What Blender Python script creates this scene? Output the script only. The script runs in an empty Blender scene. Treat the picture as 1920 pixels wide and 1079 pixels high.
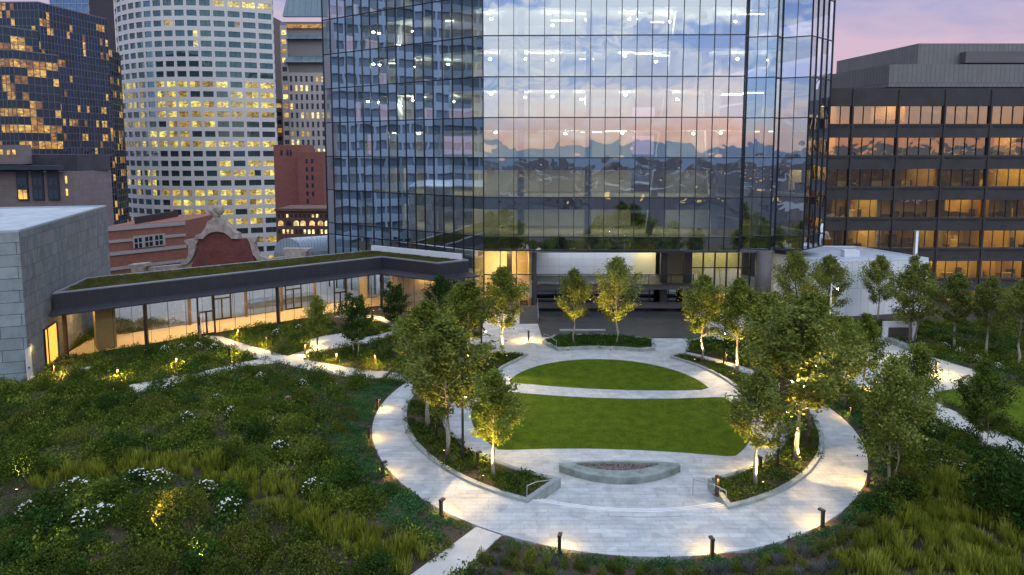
import bpy, bmesh, math, random
import numpy as np
from mathutils import Vector, Matrix, noise as mnoise
R = math.radians
rng = np.random.default_rng(7); random.seed(7)
SC = bpy.context.scene; COL = SC.collection

# ------------------------------------------------------------------ camera
F, CX, CY, YH, H = 1281.0, 960.0, 412.0, 281.0, 20.0
TH = math.atan((CY-YH)/F)
cd = bpy.data.cameras.new('camera'); cam = bpy.data.objects.new('camera', cd); COL.objects.link(cam)
cd.sensor_width = 36; cd.lens = F/1920*36; cd.shift_y = -(539.5-CY)/1920
cd.clip_start = .5; cd.clip_end = 20000
cam.location = (0, 0, H); cam.rotation_euler = (math.pi/2-TH, 0, 0); SC.camera = cam
# ------------------------------------------------------------------ sky, sun, exposure
SUN_EL, SUN_AZ = 2.0, 158.0        # azimuth clockwise from +Y (the view direction): dusk glow behind the camera, to the right
w = bpy.data.worlds.new('World'); SC.world = w; w.use_nodes = True
nt = w.node_tree; nt.nodes.clear()
def N(nt, t, **k):
    n = nt.nodes.new(t)
    for a, b in k.items():
        if a.startswith('i_'): n.inputs[a[2:].replace('_', ' ')].default_value = b
        elif a.startswith('n_'): n.inputs[int(a[2:])].default_value = b
        else: setattr(n, a, b)
    return n
def L(nt, a, ao, b, bi): nt.links.new(a.outputs[ao], b.inputs[bi])
def ramp(nt, stops, interp='LINEAR'):
    r = nt.nodes.new('ShaderNodeValToRGB'); cr = r.color_ramp; cr.interpolation = interp
    while len(cr.elements) > 1: cr.elements.remove(cr.elements[-1])
    for i, (p, c) in enumerate(stops):
        e = cr.elements[0] if i == 0 else cr.elements.new(p)
        e.position = p; e.color = (*c, 1) if len(c) == 3 else c
    return r
sky = N(nt, 'ShaderNodeTexSky', sky_type='NISHITA', sun_disc=False, sun_elevation=R(SUN_EL), sun_rotation=R(SUN_AZ), air_density=1.3, dust_density=1.2, ozone_density=2.5)
tc = N(nt, 'ShaderNodeTexCoord')
sep = N(nt, 'ShaderNodeSeparateXYZ'); L(nt, tc, 'Generated', sep, 0)
# clouds streaked along the horizon
mp = N(nt, 'ShaderNodeMapping', i_Scale=(1.6, 1.6, 7.0)); L(nt, tc, 'Generated', mp, 'Vector')
nz = N(nt, 'ShaderNodeTexNoise', i_Scale=2.2, i_Detail=7, i_Roughness=.58, i_Distortion=.6); L(nt, mp, 0, nz, 'Vector')
cm = ramp(nt, [(.40, (0, 0, 0)), (.58, (1, 1, 1))]); L(nt, nz, 'Fac', cm, 0)
# colour of the air and of the clouds, east (in view) and west (behind the camera)
west = N(nt, 'ShaderNodeVectorMath', operation='DOT_PRODUCT'); west.inputs[1].default_value = (math.sin(R(SUN_AZ)), math.cos(R(SUN_AZ)), 0)
L(nt, tc, 'Generated', west, 0)
wr = ramp(nt, [(0, (0, 0, 0)), (.85, (1, 1, 1))]); wm = N(nt, 'ShaderNodeMapRange', n_1=-.25, n_2=1.0); L(nt, west, 'Value', wm, 0); L(nt, wm, 0, wr, 0)
elE = ramp(nt, [(0, (.80, .55, .66)), (.10, (.66, .56, .82)), (.25, (.50, .54, .88)), (.6, (.39, .55, .72)), (1, (.39, .54, .66))]); L(nt, sep, 'Z', elE, 0)
elW = ramp(nt, [(0, (.98, .80, .74)), (.018, (.95, .95, 1.0)), (.045, (.80, 1.0, 1.3)), (.09, (.56, .86, 1.45)), (.2, (.40, .72, 1.5)), (.5, (.39, .55, .74)), (1, (.39, .54, .66))]); L(nt, sep, 'Z', elW, 0)
air = N(nt, 'ShaderNodeMixRGB'); L(nt, wr, 0, air, 0); L(nt, elE, 0, air, 1); L(nt, elW, 0, air, 2)
clE = ramp(nt, [(0, (1.0, .64, .74)), (.2, (.84, .66, .86)), (.5, (.55, .56, .74))]); L(nt, sep, 'Z', clE, 0)
clW = ramp(nt, [(0, (1.1, .66, .58)), (.03, (1.35, 1.0, .95)), (.07, (1.5, 1.4, 1.5)), (.2, (1.5, 1.6, 1.8)), (.5, (.62, .68, .80))]); L(nt, sep, 'Z', clW, 0)
cl = N(nt, 'ShaderNodeMixRGB'); L(nt, wr, 0, cl, 0); L(nt, clE, 0, cl, 1); L(nt, clW, 0, cl, 2)
mx = N(nt, 'ShaderNodeMixRGB'); L(nt, cm, 0, mx, 0); L(nt, air, 0, mx, 1); L(nt, cl, 0, mx, 2)
bg1 = N(nt, 'ShaderNodeBackground', i_Strength=.012); L(nt, sky, 0, bg1, 0)
bg2 = N(nt, 'ShaderNodeBackground', i_Strength=.30); L(nt, mx, 0, bg2, 0)
zm = N(nt, 'ShaderNodeMapRange', n_1=.25, n_2=.75, n_3=.30, n_4=1.0); L(nt, sep, 'Z', zm, 0); L(nt, zm, 0, bg2, 1)
ad = N(nt, 'ShaderNodeAddShader'); L(nt, bg1, 0, ad, 0); L(nt, bg2, 0, ad, 1)
wo = N(nt, 'ShaderNodeOutputWorld'); L(nt, ad, 0, wo, 0)
sd = bpy.data.lights.new('sun', 'SUN'); sd.energy = .14; sd.angle = R(26); sd.color = (1, .90, .72)
so = bpy.data.objects.new('sun', sd); COL.objects.link(so)
sdir = Vector((math.sin(R(SUN_AZ))*math.cos(R(28)), math.cos(R(SUN_AZ))*math.cos(R(28)), math.sin(R(28))))
so.rotation_euler = (-sdir).to_track_quat('-Z', 'Y').to_euler()
SC.view_settings.view_transform = 'Standard'; SC.view_settings.look = 'None'; SC.view_settings.gamma = 1
SC.view_settings.exposure = 1.3
SC.cycles.use_denoising = True; SC.cycles.max_bounces = 8; SC.cycles.transparent_max_bounces = 16
SC.cycles.diffuse_bounces = 3; SC.cycles.glossy_bounces = 4; SC.cycles.caustics_reflective = False; SC.cycles.caustics_refractive = False
SC.cycles.sample_clamp_indirect = 4; SC.cycles.use_light_tree = True
try: SC.cycles.denoising_input_passes = 'RGB_ALBEDO_NORMAL'; SC.cycles.denoising_prefilter = 'ACCURATE'
except Exception: pass

# ------------------------------------------------------------------ tools
def U(px, py, z=0.):
    """photo pixel -> point on the horizontal plane at height z (used to read the plan of the place off the photograph)"""
    a = (px-CX)/F; b = -(py-CY)/F
    dy = math.cos(TH)+b*math.sin(TH); dz = -math.sin(TH)+b*math.cos(TH)
    t = (z-H)/dz; return (a*t, dy*t)
def XZ(px, py, Y):
    """photo pixel -> (x, z) on the vertical plane y = Y"""
    a = (px-CX)/F; b = -(py-CY)/F
    dy = math.cos(TH)+b*math.sin(TH); dz = -math.sin(TH)+b*math.cos(TH)
    t = Y/dy; return a*t, H+dz*t
def sstep(a, b, x):
    t = np.clip((np.asarray(x, float)-a)/(b-a), 0, 1); return t*t*(3-2*t)
RO = (7.14, 50.51, 17.4, 19.36)      # ring path, outer edge (ellipse)
KI = lambda a: .887+.072*math.sin(a) if math.sin(a) > -.3 else .887+.07*math.sin(a)
C1 = (7.35, 50.4, 12.4)              # inner plaza edge
C2 = (8.33, 54.62, 10.56, 12.68)     # rear plaza edge
def er(E, x, y): return np.hypot((np.asarray(x)-E[0])/E[2], (np.asarray(y)-E[1])/E[3])
def ramp_z(y): return .45*(1-sstep(40, 58, y))
def gz(x, y):
    """height of the garden soil"""
    x = np.asarray(x, float); y = np.asarray(y, float)
    out = sstep(1.0, 1.35, er(RO, x, y))
    left = sstep(-6, -16, x)*(1-sstep(50, 60, y))
    hill = .9*np.exp(-((x+22)/11)**2-((y-38)/12)**2)+.35*np.sin(x*.31+1)*np.sin(y*.27)*left
    return ramp_z(y)+out*hill*1.0-.03
def UG(px, py):
    z = 0.
    for _ in range(5):
        x, y = U(px, py, z); z = float(gz(x, y))
    return x, y, z
def link(o, parent=None):
    COL.objects.link(o)
    if parent is not None: o.parent = parent
    return o
def tag(o, label=None, cat=None, group=None, kind=None):
    if label: o['label'] = label
    if cat: o['category'] = cat
    if group: o['group'] = group
    if kind: o['kind'] = kind
    return o
def empty(name, loc=(0, 0, 0), rz=0, label=None, cat=None, group=None):
    o = bpy.data.objects.new(name, None); COL.objects.link(o); o.location = loc; o.rotation_euler = (0, 0, rz)
    return tag(o, label, cat, group)
class MB:
    def __init__(s): s.v = []; s.f = []; s.m = []
    def quad(s, a, b, c, d, m=0):
        i = len(s.v); s.v += [a, b, c, d]; s.f.append((i, i+1, i+2, i+3)); s.m.append(m)
    def box(s, x0, x1, y0, y1, z0, z1, m=0, M=None):
        i = len(s.v); P = [(x, y, z) for z in (z0, z1) for y in (y0, y1) for x in (x0, x1)]
        if M is not None: P = [tuple(M @ Vector(p)) for p in P]
        s.v += P
        for f in ((0, 2, 3, 1), (4, 5, 7, 6), (0, 1, 5, 4), (2, 6, 7, 3), (0, 4, 6, 2), (1, 3, 7, 5)): s.f.append(tuple(i+k for k in f)); s.m.append(m)
        return s
    def bar(s, a, b, wd, h=None, m=0):
        a = Vector(a); b = Vector(b); d = b-a; ln = d.length
        if ln < 1e-6: return s
        M = Matrix.Translation(a) @ d.to_track_quat('X', 'Z').to_matrix().to_4x4()
        return s.box(0, ln, -wd/2, wd/2, -(h or wd)/2, (h or wd)/2, m, M)
    def tube(s, pts, rad, n=8, m=0, cap=True):
        pts = [Vector(p) for p in pts]; rad = rad if hasattr(rad, '__len__') else [rad]*len(pts)
        i0 = len(s.v)
        for k, p in enumerate(pts):
            d = (pts[min(k+1, len(pts)-1)]-pts[max(k-1, 0)]).normalized()
            q = d.to_track_quat('Z', 'Y')
            for j in range(n):
                a = 2*math.pi*j/n; s.v.append(tuple(p+q @ Vector((math.cos(a)*rad[k], math.sin(a)*rad[k], 0))))
        for k in range(len(pts)-1):
            for j in range(n):
                a = i0+k*n+j; b = i0+k*n+(j+1) % n; s.f.append((a, b, b+n, a+n)); s.m.append(m)
        if cap:
            s.f.append(tuple(i0+j for j in range(n))[::-1]); s.m.append(m)
            e = i0+(len(pts)-1)*n; s.f.append(tuple(e+j for j in range(n))); s.m.append(m)
        return s
    def prism(s, poly, z0, z1, m=0, bottom=True):
        """vertical prism over a plan polygon (counter-clockwise)"""
        n = len(poly); i = len(s.v)
        if sum(poly[k][0]*poly[(k+1) % n][1]-poly[(k+1) % n][0]*poly[k][1] for k in range(n)) < 0: poly = poly[::-1]
        zf0 = z0 if callable(z0) else (lambda x, y: z0); zf1 = z1 if callable(z1) else (lambda x, y: z1)
        s.v += [(p[0], p[1], zf0(p[0], p[1])) for p in poly]+[(p[0], p[1], zf1(p[0], p[1])) for p in poly]
        for k in range(n): s.f.append((i+k, i+(k+1) % n, i+n+(k+1) % n, i+n+k)); s.m.append(m)
        s.f.append(tuple(i+n+k for k in range(n))); s.m.append(m)
        if bottom: s.f.append(tuple(i+k for k in range(n))[::-1]); s.m.append(m)
        return s
    def strip(s, A, B, zf, m=0, th=None):
        """a ribbon between two equally long plan curves at height zf(x, y); th gives it thickness"""
        n = len(A); i = len(s.v)
        for (p, q) in zip(A, B): s.v += [(p[0], p[1], zf(*p)), (q[0], q[1], zf(*q))]
        for k in range(n-1): s.f.append((i+2*k, i+2*k+1, i+2*k+3, i+2*k+2)); s.m.append(m)
        if th:
            j = len(s.v)
            for (p, q) in zip(A, B): s.v += [(p[0], p[1], zf(*p)-th), (q[0], q[1], zf(*q)-th)]
            for k in range(n-1):
                s.f += [(i+2*k, i+2*k+2, j+2*k+2, j+2*k), (i+2*k+1, j+2*k+1, j+2*k+3, i+2*k+3)]; s.m += [m, m]
            s.f += [(i, j, j+1, i+1), (i+2*n-2, i+2*n-1, j+2*n-1, j+2*n-2)]; s.m += [m, m]
        return s
    def build(s, name, mats, parent=None, smooth=False, rnd=None):
        me = bpy.data.meshes.new(name); me.from_pydata(s.v, [], s.f)
        if not isinstance(mats, (list, tuple)): mats = [mats]
        for x in mats: me.materials.append(x)
        if len(mats) > 1: me.polygons.foreach_set('material_index', s.m)
        if rnd is not None:
            at = me.attributes.new('rnd', 'FLOAT', 'FACE'); at.data.foreach_set('value', np.asarray(rnd, np.float32))
        if smooth: me.polygons.foreach_set('use_smooth', [True]*len(s.f))
        me.validate(); me.update()
        bm = bmesh.new(); bm.from_mesh(me)
        if name not in ('window', 'window_pane'): bmesh.ops.recalc_face_normals(bm, faces=bm.faces)
        bm.to_mesh(me); bm.free()
        return link(bpy.data.objects.new(name, me), parent)
def flatgrid(name, mat, zf, x0, x1, y0, y1, step, kind='structure', keep=None):
    xs = np.arange(x0, x1+.01, step); ys = np.arange(y0, y1+.01, step)
    X, Y = np.meshgrid(xs, ys); Z = zf(X, Y)
    nx = len(xs); v = np.stack([X, Y, Z], -1).reshape(-1, 3)
    i, j = np.meshgrid(np.arange(len(xs)-1), np.arange(len(ys)-1)); a = (j*nx+i).ravel()
    f = np.stack([a, a+1, a+nx+1, a+nx], -1)
    if keep is not None:
        c = v[f].mean(1); f = f[keep(c[:, 0], c[:, 1])]
    o = npmesh(name, v, f, mat); o['kind'] = kind
    for p in o.data.polygons: p.use_smooth = True
    return o
def npmesh(name, v, f, mat, parent=None):
    me = bpy.data.meshes.new(name); v = np.ascontiguousarray(v, np.float32); f = np.ascontiguousarray(f, np.int32)
    me.vertices.add(len(v)); me.vertices.foreach_set('co', v.ravel())
    k = f.shape[1]; me.loops.add(f.size); me.loops.foreach_set('vertex_index', f.ravel())
    me.polygons.add(len(f)); me.polygons.foreach_set('loop_start', np.arange(0, f.size, k, dtype=np.int32))
    me.update(calc_edges=True); me.materials.append(mat)
    return link(bpy.data.objects.new(name, me), parent)
def arc(E, a0, a1, n=48):
    if len(E) == 3: E = (E[0], E[1], E[2], E[2])
    return [(E[0]+E[2]*math.cos(R(a0+(a1-a0)*k/(n-1))), E[1]+E[3]*math.sin(R(a0+(a1-a0)*k/(n-1)))) for k in range(n)]
def arcI(a0, a1, n=48):
    """inner edge of the ring path: the ring narrows towards the rear"""
    return [(RO[0]+RO[2]*KI(R(a))*math.cos(R(a)), RO[1]+RO[3]*KI(R(a))*math.sin(R(a))) for a in np.linspace(a0, a1, n)]
def inpoly(x, y, P):
    x = np.asarray(x, float); y = np.asarray(y, float); c = np.zeros(x.shape, bool); n = len(P)
    for k in range(n):
        x0, y0 = P[k]; x1, y1 = P[(k+1) % n]
        if y0 == y1: continue
        c ^= ((y0 > y) != (y1 > y)) & (x < (x1-x0)*(y-y0)/(y1-y0)+x0)
    return c
def resample(P, n):
    P = [Vector((p[0], p[1])) for p in P]; d = [0]
    for k in range(1, len(P)): d.append(d[-1]+(P[k]-P[k-1]).length)
    out = []
    for t in np.linspace(0, d[-1], n):
        k = min(max(int(np.searchsorted(d, t)), 1), len(P)-1); u = (t-d[k-1])/max(d[k]-d[k-1], 1e-9)
        q = P[k-1].lerp(P[k], u); out.append((q.x, q.y))
    return out

# ------------------------------------------------------------------ materials
MATS = {}
def mat(name, col=(.5, .5, .5), rough=.6, metal=0., var=.0, vscale=4., bump=0., bscale=20., spec=.5, coat=0):
    if name in MATS: return MATS[name]
    m = bpy.data.materials.new(name); m.use_nodes = True; t = m.node_tree; b = t.nodes['Principled BSDF']
    b.inputs['Roughness'].default_value = rough; b.inputs['Metallic'].default_value = metal; b.inputs['Specular IOR Level'].default_value = spec
    b.inputs['Coat Weight'].default_value = coat
    tcn = N(t, 'ShaderNodeTexCoord')
    if var:
        n = N(t, 'ShaderNodeTexNoise', i_Scale=vscale, i_Detail=6, i_Roughness=.6); L(t, tcn, 'Object', n, 'Vector')
        r = ramp(t, [(.3, tuple(c*(1-var) for c in col)), (.7, tuple(min(1, c*(1+var)) for c in col))]); L(t, n, 'Fac', r, 0); L(t, r, 0, b, 'Base Color')
    else: b.inputs['Base Color'].default_value = (*col, 1)
    if bump:
        n2 = N(t, 'ShaderNodeTexNoise', i_Scale=bscale, i_Detail=4); L(t, tcn, 'Object', n2, 'Vector')
        bp = N(t, 'ShaderNodeBump', i_Strength=bump, i_Distance=.05); L(t, n2, 'Fac', bp, 'Height'); L(t, bp, 0, b, 'Normal')
    MATS[name] = m; return m
def emis(name, col, s):
    if name in MATS: return MATS[name]
    m = bpy.data.materials.new(name); m.use_nodes = True; t = m.node_tree; t.nodes.clear()
    e = N(t, 'ShaderNodeEmission', i_Color=(*col, 1), i_Strength=s); o = N(t, 'ShaderNodeOutputMaterial'); L(t, e, 0, o, 0)
    MATS[name] = m; return m
def glassm(name, refl, gcol, tcol, wav=.0, wsc=.6, rough=.0):
    """architectural glazing: part mirror, part clear, each pane slightly out of true"""
    if name in MATS: return MATS[name]
    m = bpy.data.materials.new(name); m.use_nodes = True; t = m.node_tree; t.nodes.clear()
    g = N(t, 'ShaderNodeBsdfGlossy', i_Color=(*gcol, 1), i_Roughness=rough); tr = N(t, 'ShaderNodeBsdfTransparent', i_Color=(*tcol, 1))
    fr = N(t, 'ShaderNodeLayerWeight', i_Blend=.35); mr = N(t, 'ShaderNodeMapRange', n_1=0., n_2=1., n_3=refl, n_4=1.); L(t, fr, 'Fresnel', mr, 0)
    x = N(t, 'ShaderNodeMixShader'); L(t, mr, 0, x, 0); L(t, tr, 0, x, 1); L(t, g, 0, x, 2)
    if wav:
        tcn = N(t, 'ShaderNodeTexCoord'); n = N(t, 'ShaderNodeTexNoise', i_Scale=wsc, i_Detail=1.5, i_Distortion=.5); L(t, tcn, 'Object', n, 'Vector')
        bp = N(t, 'ShaderNodeBump', i_Strength=wav, i_Distance=.06); L(t, n, 'Fac', bp, 'Height'); L(t, bp, 0, g, 'Normal')
    o = N(t, 'ShaderNodeOutputMaterial'); L(t, x, 0, o, 0); MATS[name] = m; return m
def winm(name, dark, lit, strength, frac, gcol=(.6, .65, .7), rows=0, csc=1.2):
    """far window: dark mirror glass, or a lit room seen as blocks of light; 'rnd' is stored per pane"""
    if name in MATS: return MATS[name]
    m = bpy.data.materials.new(name); m.use_nodes = True; t = m.node_tree; t.nodes.clear()
    at = N(t, 'ShaderNodeAttribute', attribute_name='rnd')
    on = N(t, 'ShaderNodeMath', operation='LESS_THAN'); on.inputs[1].default_value = frac; L(t, at, 'Fac', on, 0)
    tcn = N(t, 'ShaderNodeTexCoord'); mpn = N(t, 'ShaderNodeMapping', i_Scale=(1, 1, 1.7)); L(t, tcn, 'Object', mpn, 0)
    vo = N(t, 'ShaderNodeTexVoronoi', i_Scale=csc, distance='CHEBYCHEV'); L(t, mpn, 0, vo, 'Vector')
    sx = N(t, 'ShaderNodeSeparateXYZ'); L(t, vo, 'Color', sx, 0)
    rr = ramp(t, [(0, (.22, .22, .22)), (.4, (.55, .55, .55)), (.75, (.8, .8, .8)), (1, (1.15, 1.15, 1.15))]); L(t, sx, 0, rr, 0)
    hue = N(t, 'ShaderNodeMath', operation='MULTIPLY'); hue.inputs[1].default_value = 37.7; L(t, at, 'Fac', hue, 0)
    fr = N(t, 'ShaderNodeMath', operation='FRACT'); L(t, hue, 0, fr, 0)
    lc = ramp(t, [(0, tuple(c*k for c, k in zip(lit, (1, .8, .55)))), (.5, lit), (1, tuple(min(1.2, c*k) for c, k in zip(lit, (.9, 1.08, 1.25))))]); L(t, fr, 0, lc, 0)
    br = N(t, 'ShaderNodeMath', operation='MULTIPLY_ADD'); br.inputs[1].default_value = .9; br.inputs[2].default_value = .25; L(t, fr, 0, br, 0)
    m1 = N(t, 'ShaderNodeMath', operation='MULTIPLY'); L(t, on, 0, m1, 0); L(t, rr, 0, m1, 1)
    m2 = N(t, 'ShaderNodeMath', operation='MULTIPLY'); L(t, m1, 0, m2, 0); L(t, br, 0, m2, 1)
    m3 = N(t, 'ShaderNodeMath', operation='MULTIPLY'); m3.inputs[1].default_value = strength; L(t, m2, 0, m3, 0)
    b = N(t, 'ShaderNodeBsdfPrincipled', i_Base_Color=(*dark, 1), i_Roughness=.5); L(t, lc, 0, b, 'Emission Color'); L(t, m3, 0, b, 'Emission Strength')
    g = N(t, 'ShaderNodeBsdfGlossy', i_Color=(*gcol, 1), i_Roughness=.03)
    n = N(t, 'ShaderNodeTexNoise', i_Scale=.5, i_Detail=1.5); L(t, tcn, 'Object', n, 'Vector'); bp = N(t, 'ShaderNodeBump', i_Strength=.35, i_Distance=.06); L(t, n, 'Fac', bp, 'Height'); L(t, bp, 0, g, 'Normal')
    lw = N(t, 'ShaderNodeLayerWeight', i_Blend=.3); mr = N(t, 'ShaderNodeMapRange', n_1=0., n_2=1., n_3=.28, n_4=1.); L(t, lw, 'Fresnel', mr, 0)
    x = N(t, 'ShaderNodeMixShader'); L(t, mr, 0, x, 0); L(t, b, 0, x, 1); L(t, g, 0, x, 2)
    o = N(t, 'ShaderNodeOutputMaterial'); L(t, x, 0, o, 0); MATS[name] = m; return m
def leafm(name, c1, c2, c3=None, trans=.25):
    """leaves: each leaf has its own green, drifting over the plant"""
    if name in MATS: return MATS[name]
    m = bpy.data.materials.new(name); m.use_nodes = True; t = m.node_tree; t.nodes.clear()
    ge = N(t, 'ShaderNodeNewGeometry'); oi = N(t, 'ShaderNodeObjectInfo'); tcn = N(t, 'ShaderNodeTexCoord')
    n = N(t, 'ShaderNodeTexNoise', i_Scale=.55, i_Detail=2); L(t, ge, 'Position', n, 'Vector')
    a = N(t, 'ShaderNodeMath', operation='MULTIPLY'); a.inputs[1].default_value = .55; L(t, ge, 'Random Per Island', a, 0)
    a2 = N(t, 'ShaderNodeMath', operation='MULTIPLY_ADD'); a2.inputs[1].default_value = .9; L(t, n, 'Fac', a2, 0); L(t, a, 0, a2, 2)
    a3 = N(t, 'ShaderNodeMath', operation='MULTIPLY_ADD'); a3.inputs[1].default_value = .3; L(t, oi, 'Random', a3, 0); L(t, a2, 0, a3, 2)
    r = ramp(t, [(.4, c1), (.85, c2), (1.15 if c3 is None else 1.0, c3 or c2)] if c3 is None else [(.4, c1), (.8, c2), (1.0, c3)]); 
    s = N(t, 'ShaderNodeMath', operation='MULTIPLY'); s.inputs[1].default_value = .72; L(t, a3, 0, s, 0); L(t, s, 0, r, 0)
    d = N(t, 'ShaderNodeBsdfPrincipled', i_Roughness=.6, i_Specular_IOR_Level=.12); L(t, r, 0, d, 'Base Color')
    tl = N(t, 'ShaderNodeBsdfTranslucent'); L(t, r, 0, tl, 'Color')
    x = N(t, 'ShaderNodeMixShader', n_0=trans); L(t, d, 0, x, 1); L(t, tl, 0, x, 2)
    o = N(t, 'ShaderNodeOutputMaterial'); L(t, x, 0, o, 0); MATS[name] = m; return m
def brickm(name, c1, c2, mortar, bw, bh, ms=.01, rough=.7, coords='Object', rot=(0, 0, 0), noise=.25, bump=.3, off=.5):
    if name in MATS: return MATS[name]
    m = bpy.data.materials.new(name); m.use_nodes = True; t = m.node_tree; b = t.nodes['Principled BSDF']; b.inputs['Roughness'].default_value = rough
    tcn = N(t, 'ShaderNodeTexCoord'); mpn = N(t, 'ShaderNodeMapping', i_Rotation=rot)
    if coords == 'WALL':      # run the courses along any upright wall: u = position along the wall, v = height
        ge = N(t, 'ShaderNodeNewGeometry'); cr_ = N(t, 'ShaderNodeVectorMath', operation='CROSS_PRODUCT'); cr_.inputs[1].default_value = (0, 0, 1); L(t, ge, 'True Normal', cr_, 0)
        dt = N(t, 'ShaderNodeVectorMath', operation='DOT_PRODUCT'); L(t, cr_, 0, dt, 0); L(t, ge, 'Position', dt, 1)
        sp = N(t, 'ShaderNodeSeparateXYZ'); L(t, ge, 'Position', sp, 0); cb = N(t, 'ShaderNodeCombineXYZ'); L(t, dt, 'Value', cb, 0); L(t, sp, 'Z', cb, 1); L(t, cb, 0, mpn, 0)
    else: L(t, tcn, coords, mpn, 0)
    br = N(t, 'ShaderNodeTexBrick', offset=off, i_Scale=1., i_Color1=(*c1, 1), i_Color2=(*c2, 1), i_Mortar=(*mortar, 1)); br.inputs['Mortar Size'].default_value = ms
    br.inputs['Brick Width'].default_value = bw; br.inputs['Row Height'].default_value = bh; L(t, mpn, 0, br, 'Vector')
    n = N(t, 'ShaderNodeTexNoise', i_Scale=.9, i_Detail=8, i_Roughness=.65, i_Distortion=.6); L(t, tcn, 'Object', n, 'Vector')
    r = ramp(t, [(.3, (1-noise,)*3), (.6, (1, 1, 1))]); L(t, n, 'Fac', r, 0)
    x = N(t, 'ShaderNodeMixRGB', blend_type='MULTIPLY', n_0=1.); L(t, br, 0, x, 1); L(t, r, 0, x, 2); L(t, x, 0, b, 'Base Color')
    if bump: bp = N(t, 'ShaderNodeBump', i_Strength=bump, i_Distance=.02); L(t, n, 'Fac', bp, 'Height'); L(t, bp, 0, b, 'Normal')
    MATS[name] = m; return m

M_pave = brickm('pale granite paving', (.53, .54, .55), (.42, .435, .455), (.30, .31, .33), 1.3, .40, .012, .65, noise=.36, bump=.2)
M_nose = mat('pale step nosing', (.70, .70, .72), .6)
M_path = mat('broomed concrete path', (.48, .46, .43), .8, var=.12, vscale=1.5, bump=.2, bscale=8)
M_conc = mat('cast concrete', (.27, .30, .29), .7, var=.28, vscale=1.2, bump=.25, bscale=6)
M_stone = mat('stained bench stone', (.20, .23, .215), .6, var=.4, vscale=1.6, bump=.3, bscale=6)
M_soil = mat('brown mulch soil', (.05, .033, .022), .95, var=.5, vscale=9, bump=.8, bscale=14)
M_lawn = mat('clipped lawn', (.075, .115, .004), .95, var=.3, vscale=1.1, bump=.5, bscale=60, spec=.15)
M_dark = mat('dark bronze metal', (.035, .03, .03), .45, .3, var=.15)
M_brz = mat('bronze cladding', (.075, .065, .068), .5, .2, var=.12, vscale=.6)
M_fascia = brickm('dark standing seam cladding', (.030, .030, .040), (.026, .026, .035), (.014, .014, .018), .45, 30., .012, .45, coords='WALL', noise=.2, bump=0)
M_steel = mat('stainless steel', (.55, .56, .58), .3, .9)
M_bark = mat('pale birch bark', (.36, .31, .25), .8, var=.4, vscale=14, bump=.3)
M_barkd = mat('grey brown bark', (.14, .11, .085), .85, var=.3, vscale=10, bump=.4)
M_white = mat('white metal panel', (.66, .68, .72), .45, var=.05, vscale=.5)
M_plast = mat('cream interior wall', (.62, .56, .44), .8, var=.06)
M_floor = mat('pale interior floor', (.56, .44, .26), .5, var=.1, vscale=.8)
M_lampw = emis('warm lamp glow', (1, .58, .2), 10)
M_lamph = emis('halogen spot glow', (1, .86, .62), 90)
M_flora = mat('white petals', (.75, .74, .68), .7)
M_florb = mat('dusty pink petals', (.52, .36, .30), .7)

# ------------------------------------------------------------------ setting: city ground, garden soil, paving
flat = lambda z: (lambda x, y: z)
g = MB(); g.quad((-9000, -9000, -42), (9000, -9000, -42), (9000, 9000, -42), (-9000, 9000, -42))
tag(g.build('city_ground', mat('dusk city ground', (.035, .04, .05), .9, var=.5, vscale=.02)), kind='structure')
deck = MB(); deck.prism([(-75, -8), (60, -8), (60, 77), (53, 84), (49.5, 95), (34, 118), (-27, 118), (-50, 95), (-75, 60)], -12, -.6)
tag(deck.build('podium_deck', M_conc), kind='structure')

backlawn = [p for p in arc((8, 55.17, 8.61), -5, 185, 60)]
yb = lambda x: 55.3+.0127*(x-12.5)**2
yf = lambda x: 53.3+.0127*(x-11)**2
yq = lambda x: 44.15-.0114*max(0, x-4)**2-.012*min(0, x-4)**2
backlawn = [p for p in arc((8, 55.17, 8.61), -20, 200, 80) if p[1] > yb(p[0])+.02]
xs = np.linspace(backlawn[-1][0], backlawn[0][0], 24)[1:-1]; backlawn += [(x, yb(x)) for x in xs]
fl = (7.3, 50.4, 10.4)
side = lambda a0, a1: [p for p in arc(fl, a0, a1, 60) if yq(p[0]) < p[1] < yf(p[0])]
rs = side(-60, 40); ls = side(140, 240)
frontlawn = rs+[(x, yf(x)) for x in np.linspace(rs[-1][0], ls[0][0], 26)[1:-1]]+ls+[(x, yq(x)) for x in np.linspace(ls[-1][0], rs[0][0], 26)[1:-1]]
for P in (backlawn, frontlawn): tag(MB().prism(P, -.02, .03).build('lawn', M_lawn), kind='structure')

# plaza (inner, level 0), rear plaza out to the tower, ring ramp
ring_n = 140
A_ = arcI(0, 360, ring_n); B_ = arc(RO, 0, 360, ring_n)
inner = MB(); inner.prism(arcI(0, 357, 120), -.4, -.004)
tag(inner.build('plaza_paving', M_pave), kind='structure')
ringz = lambda x, y: float(ramp_z(y))
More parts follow.
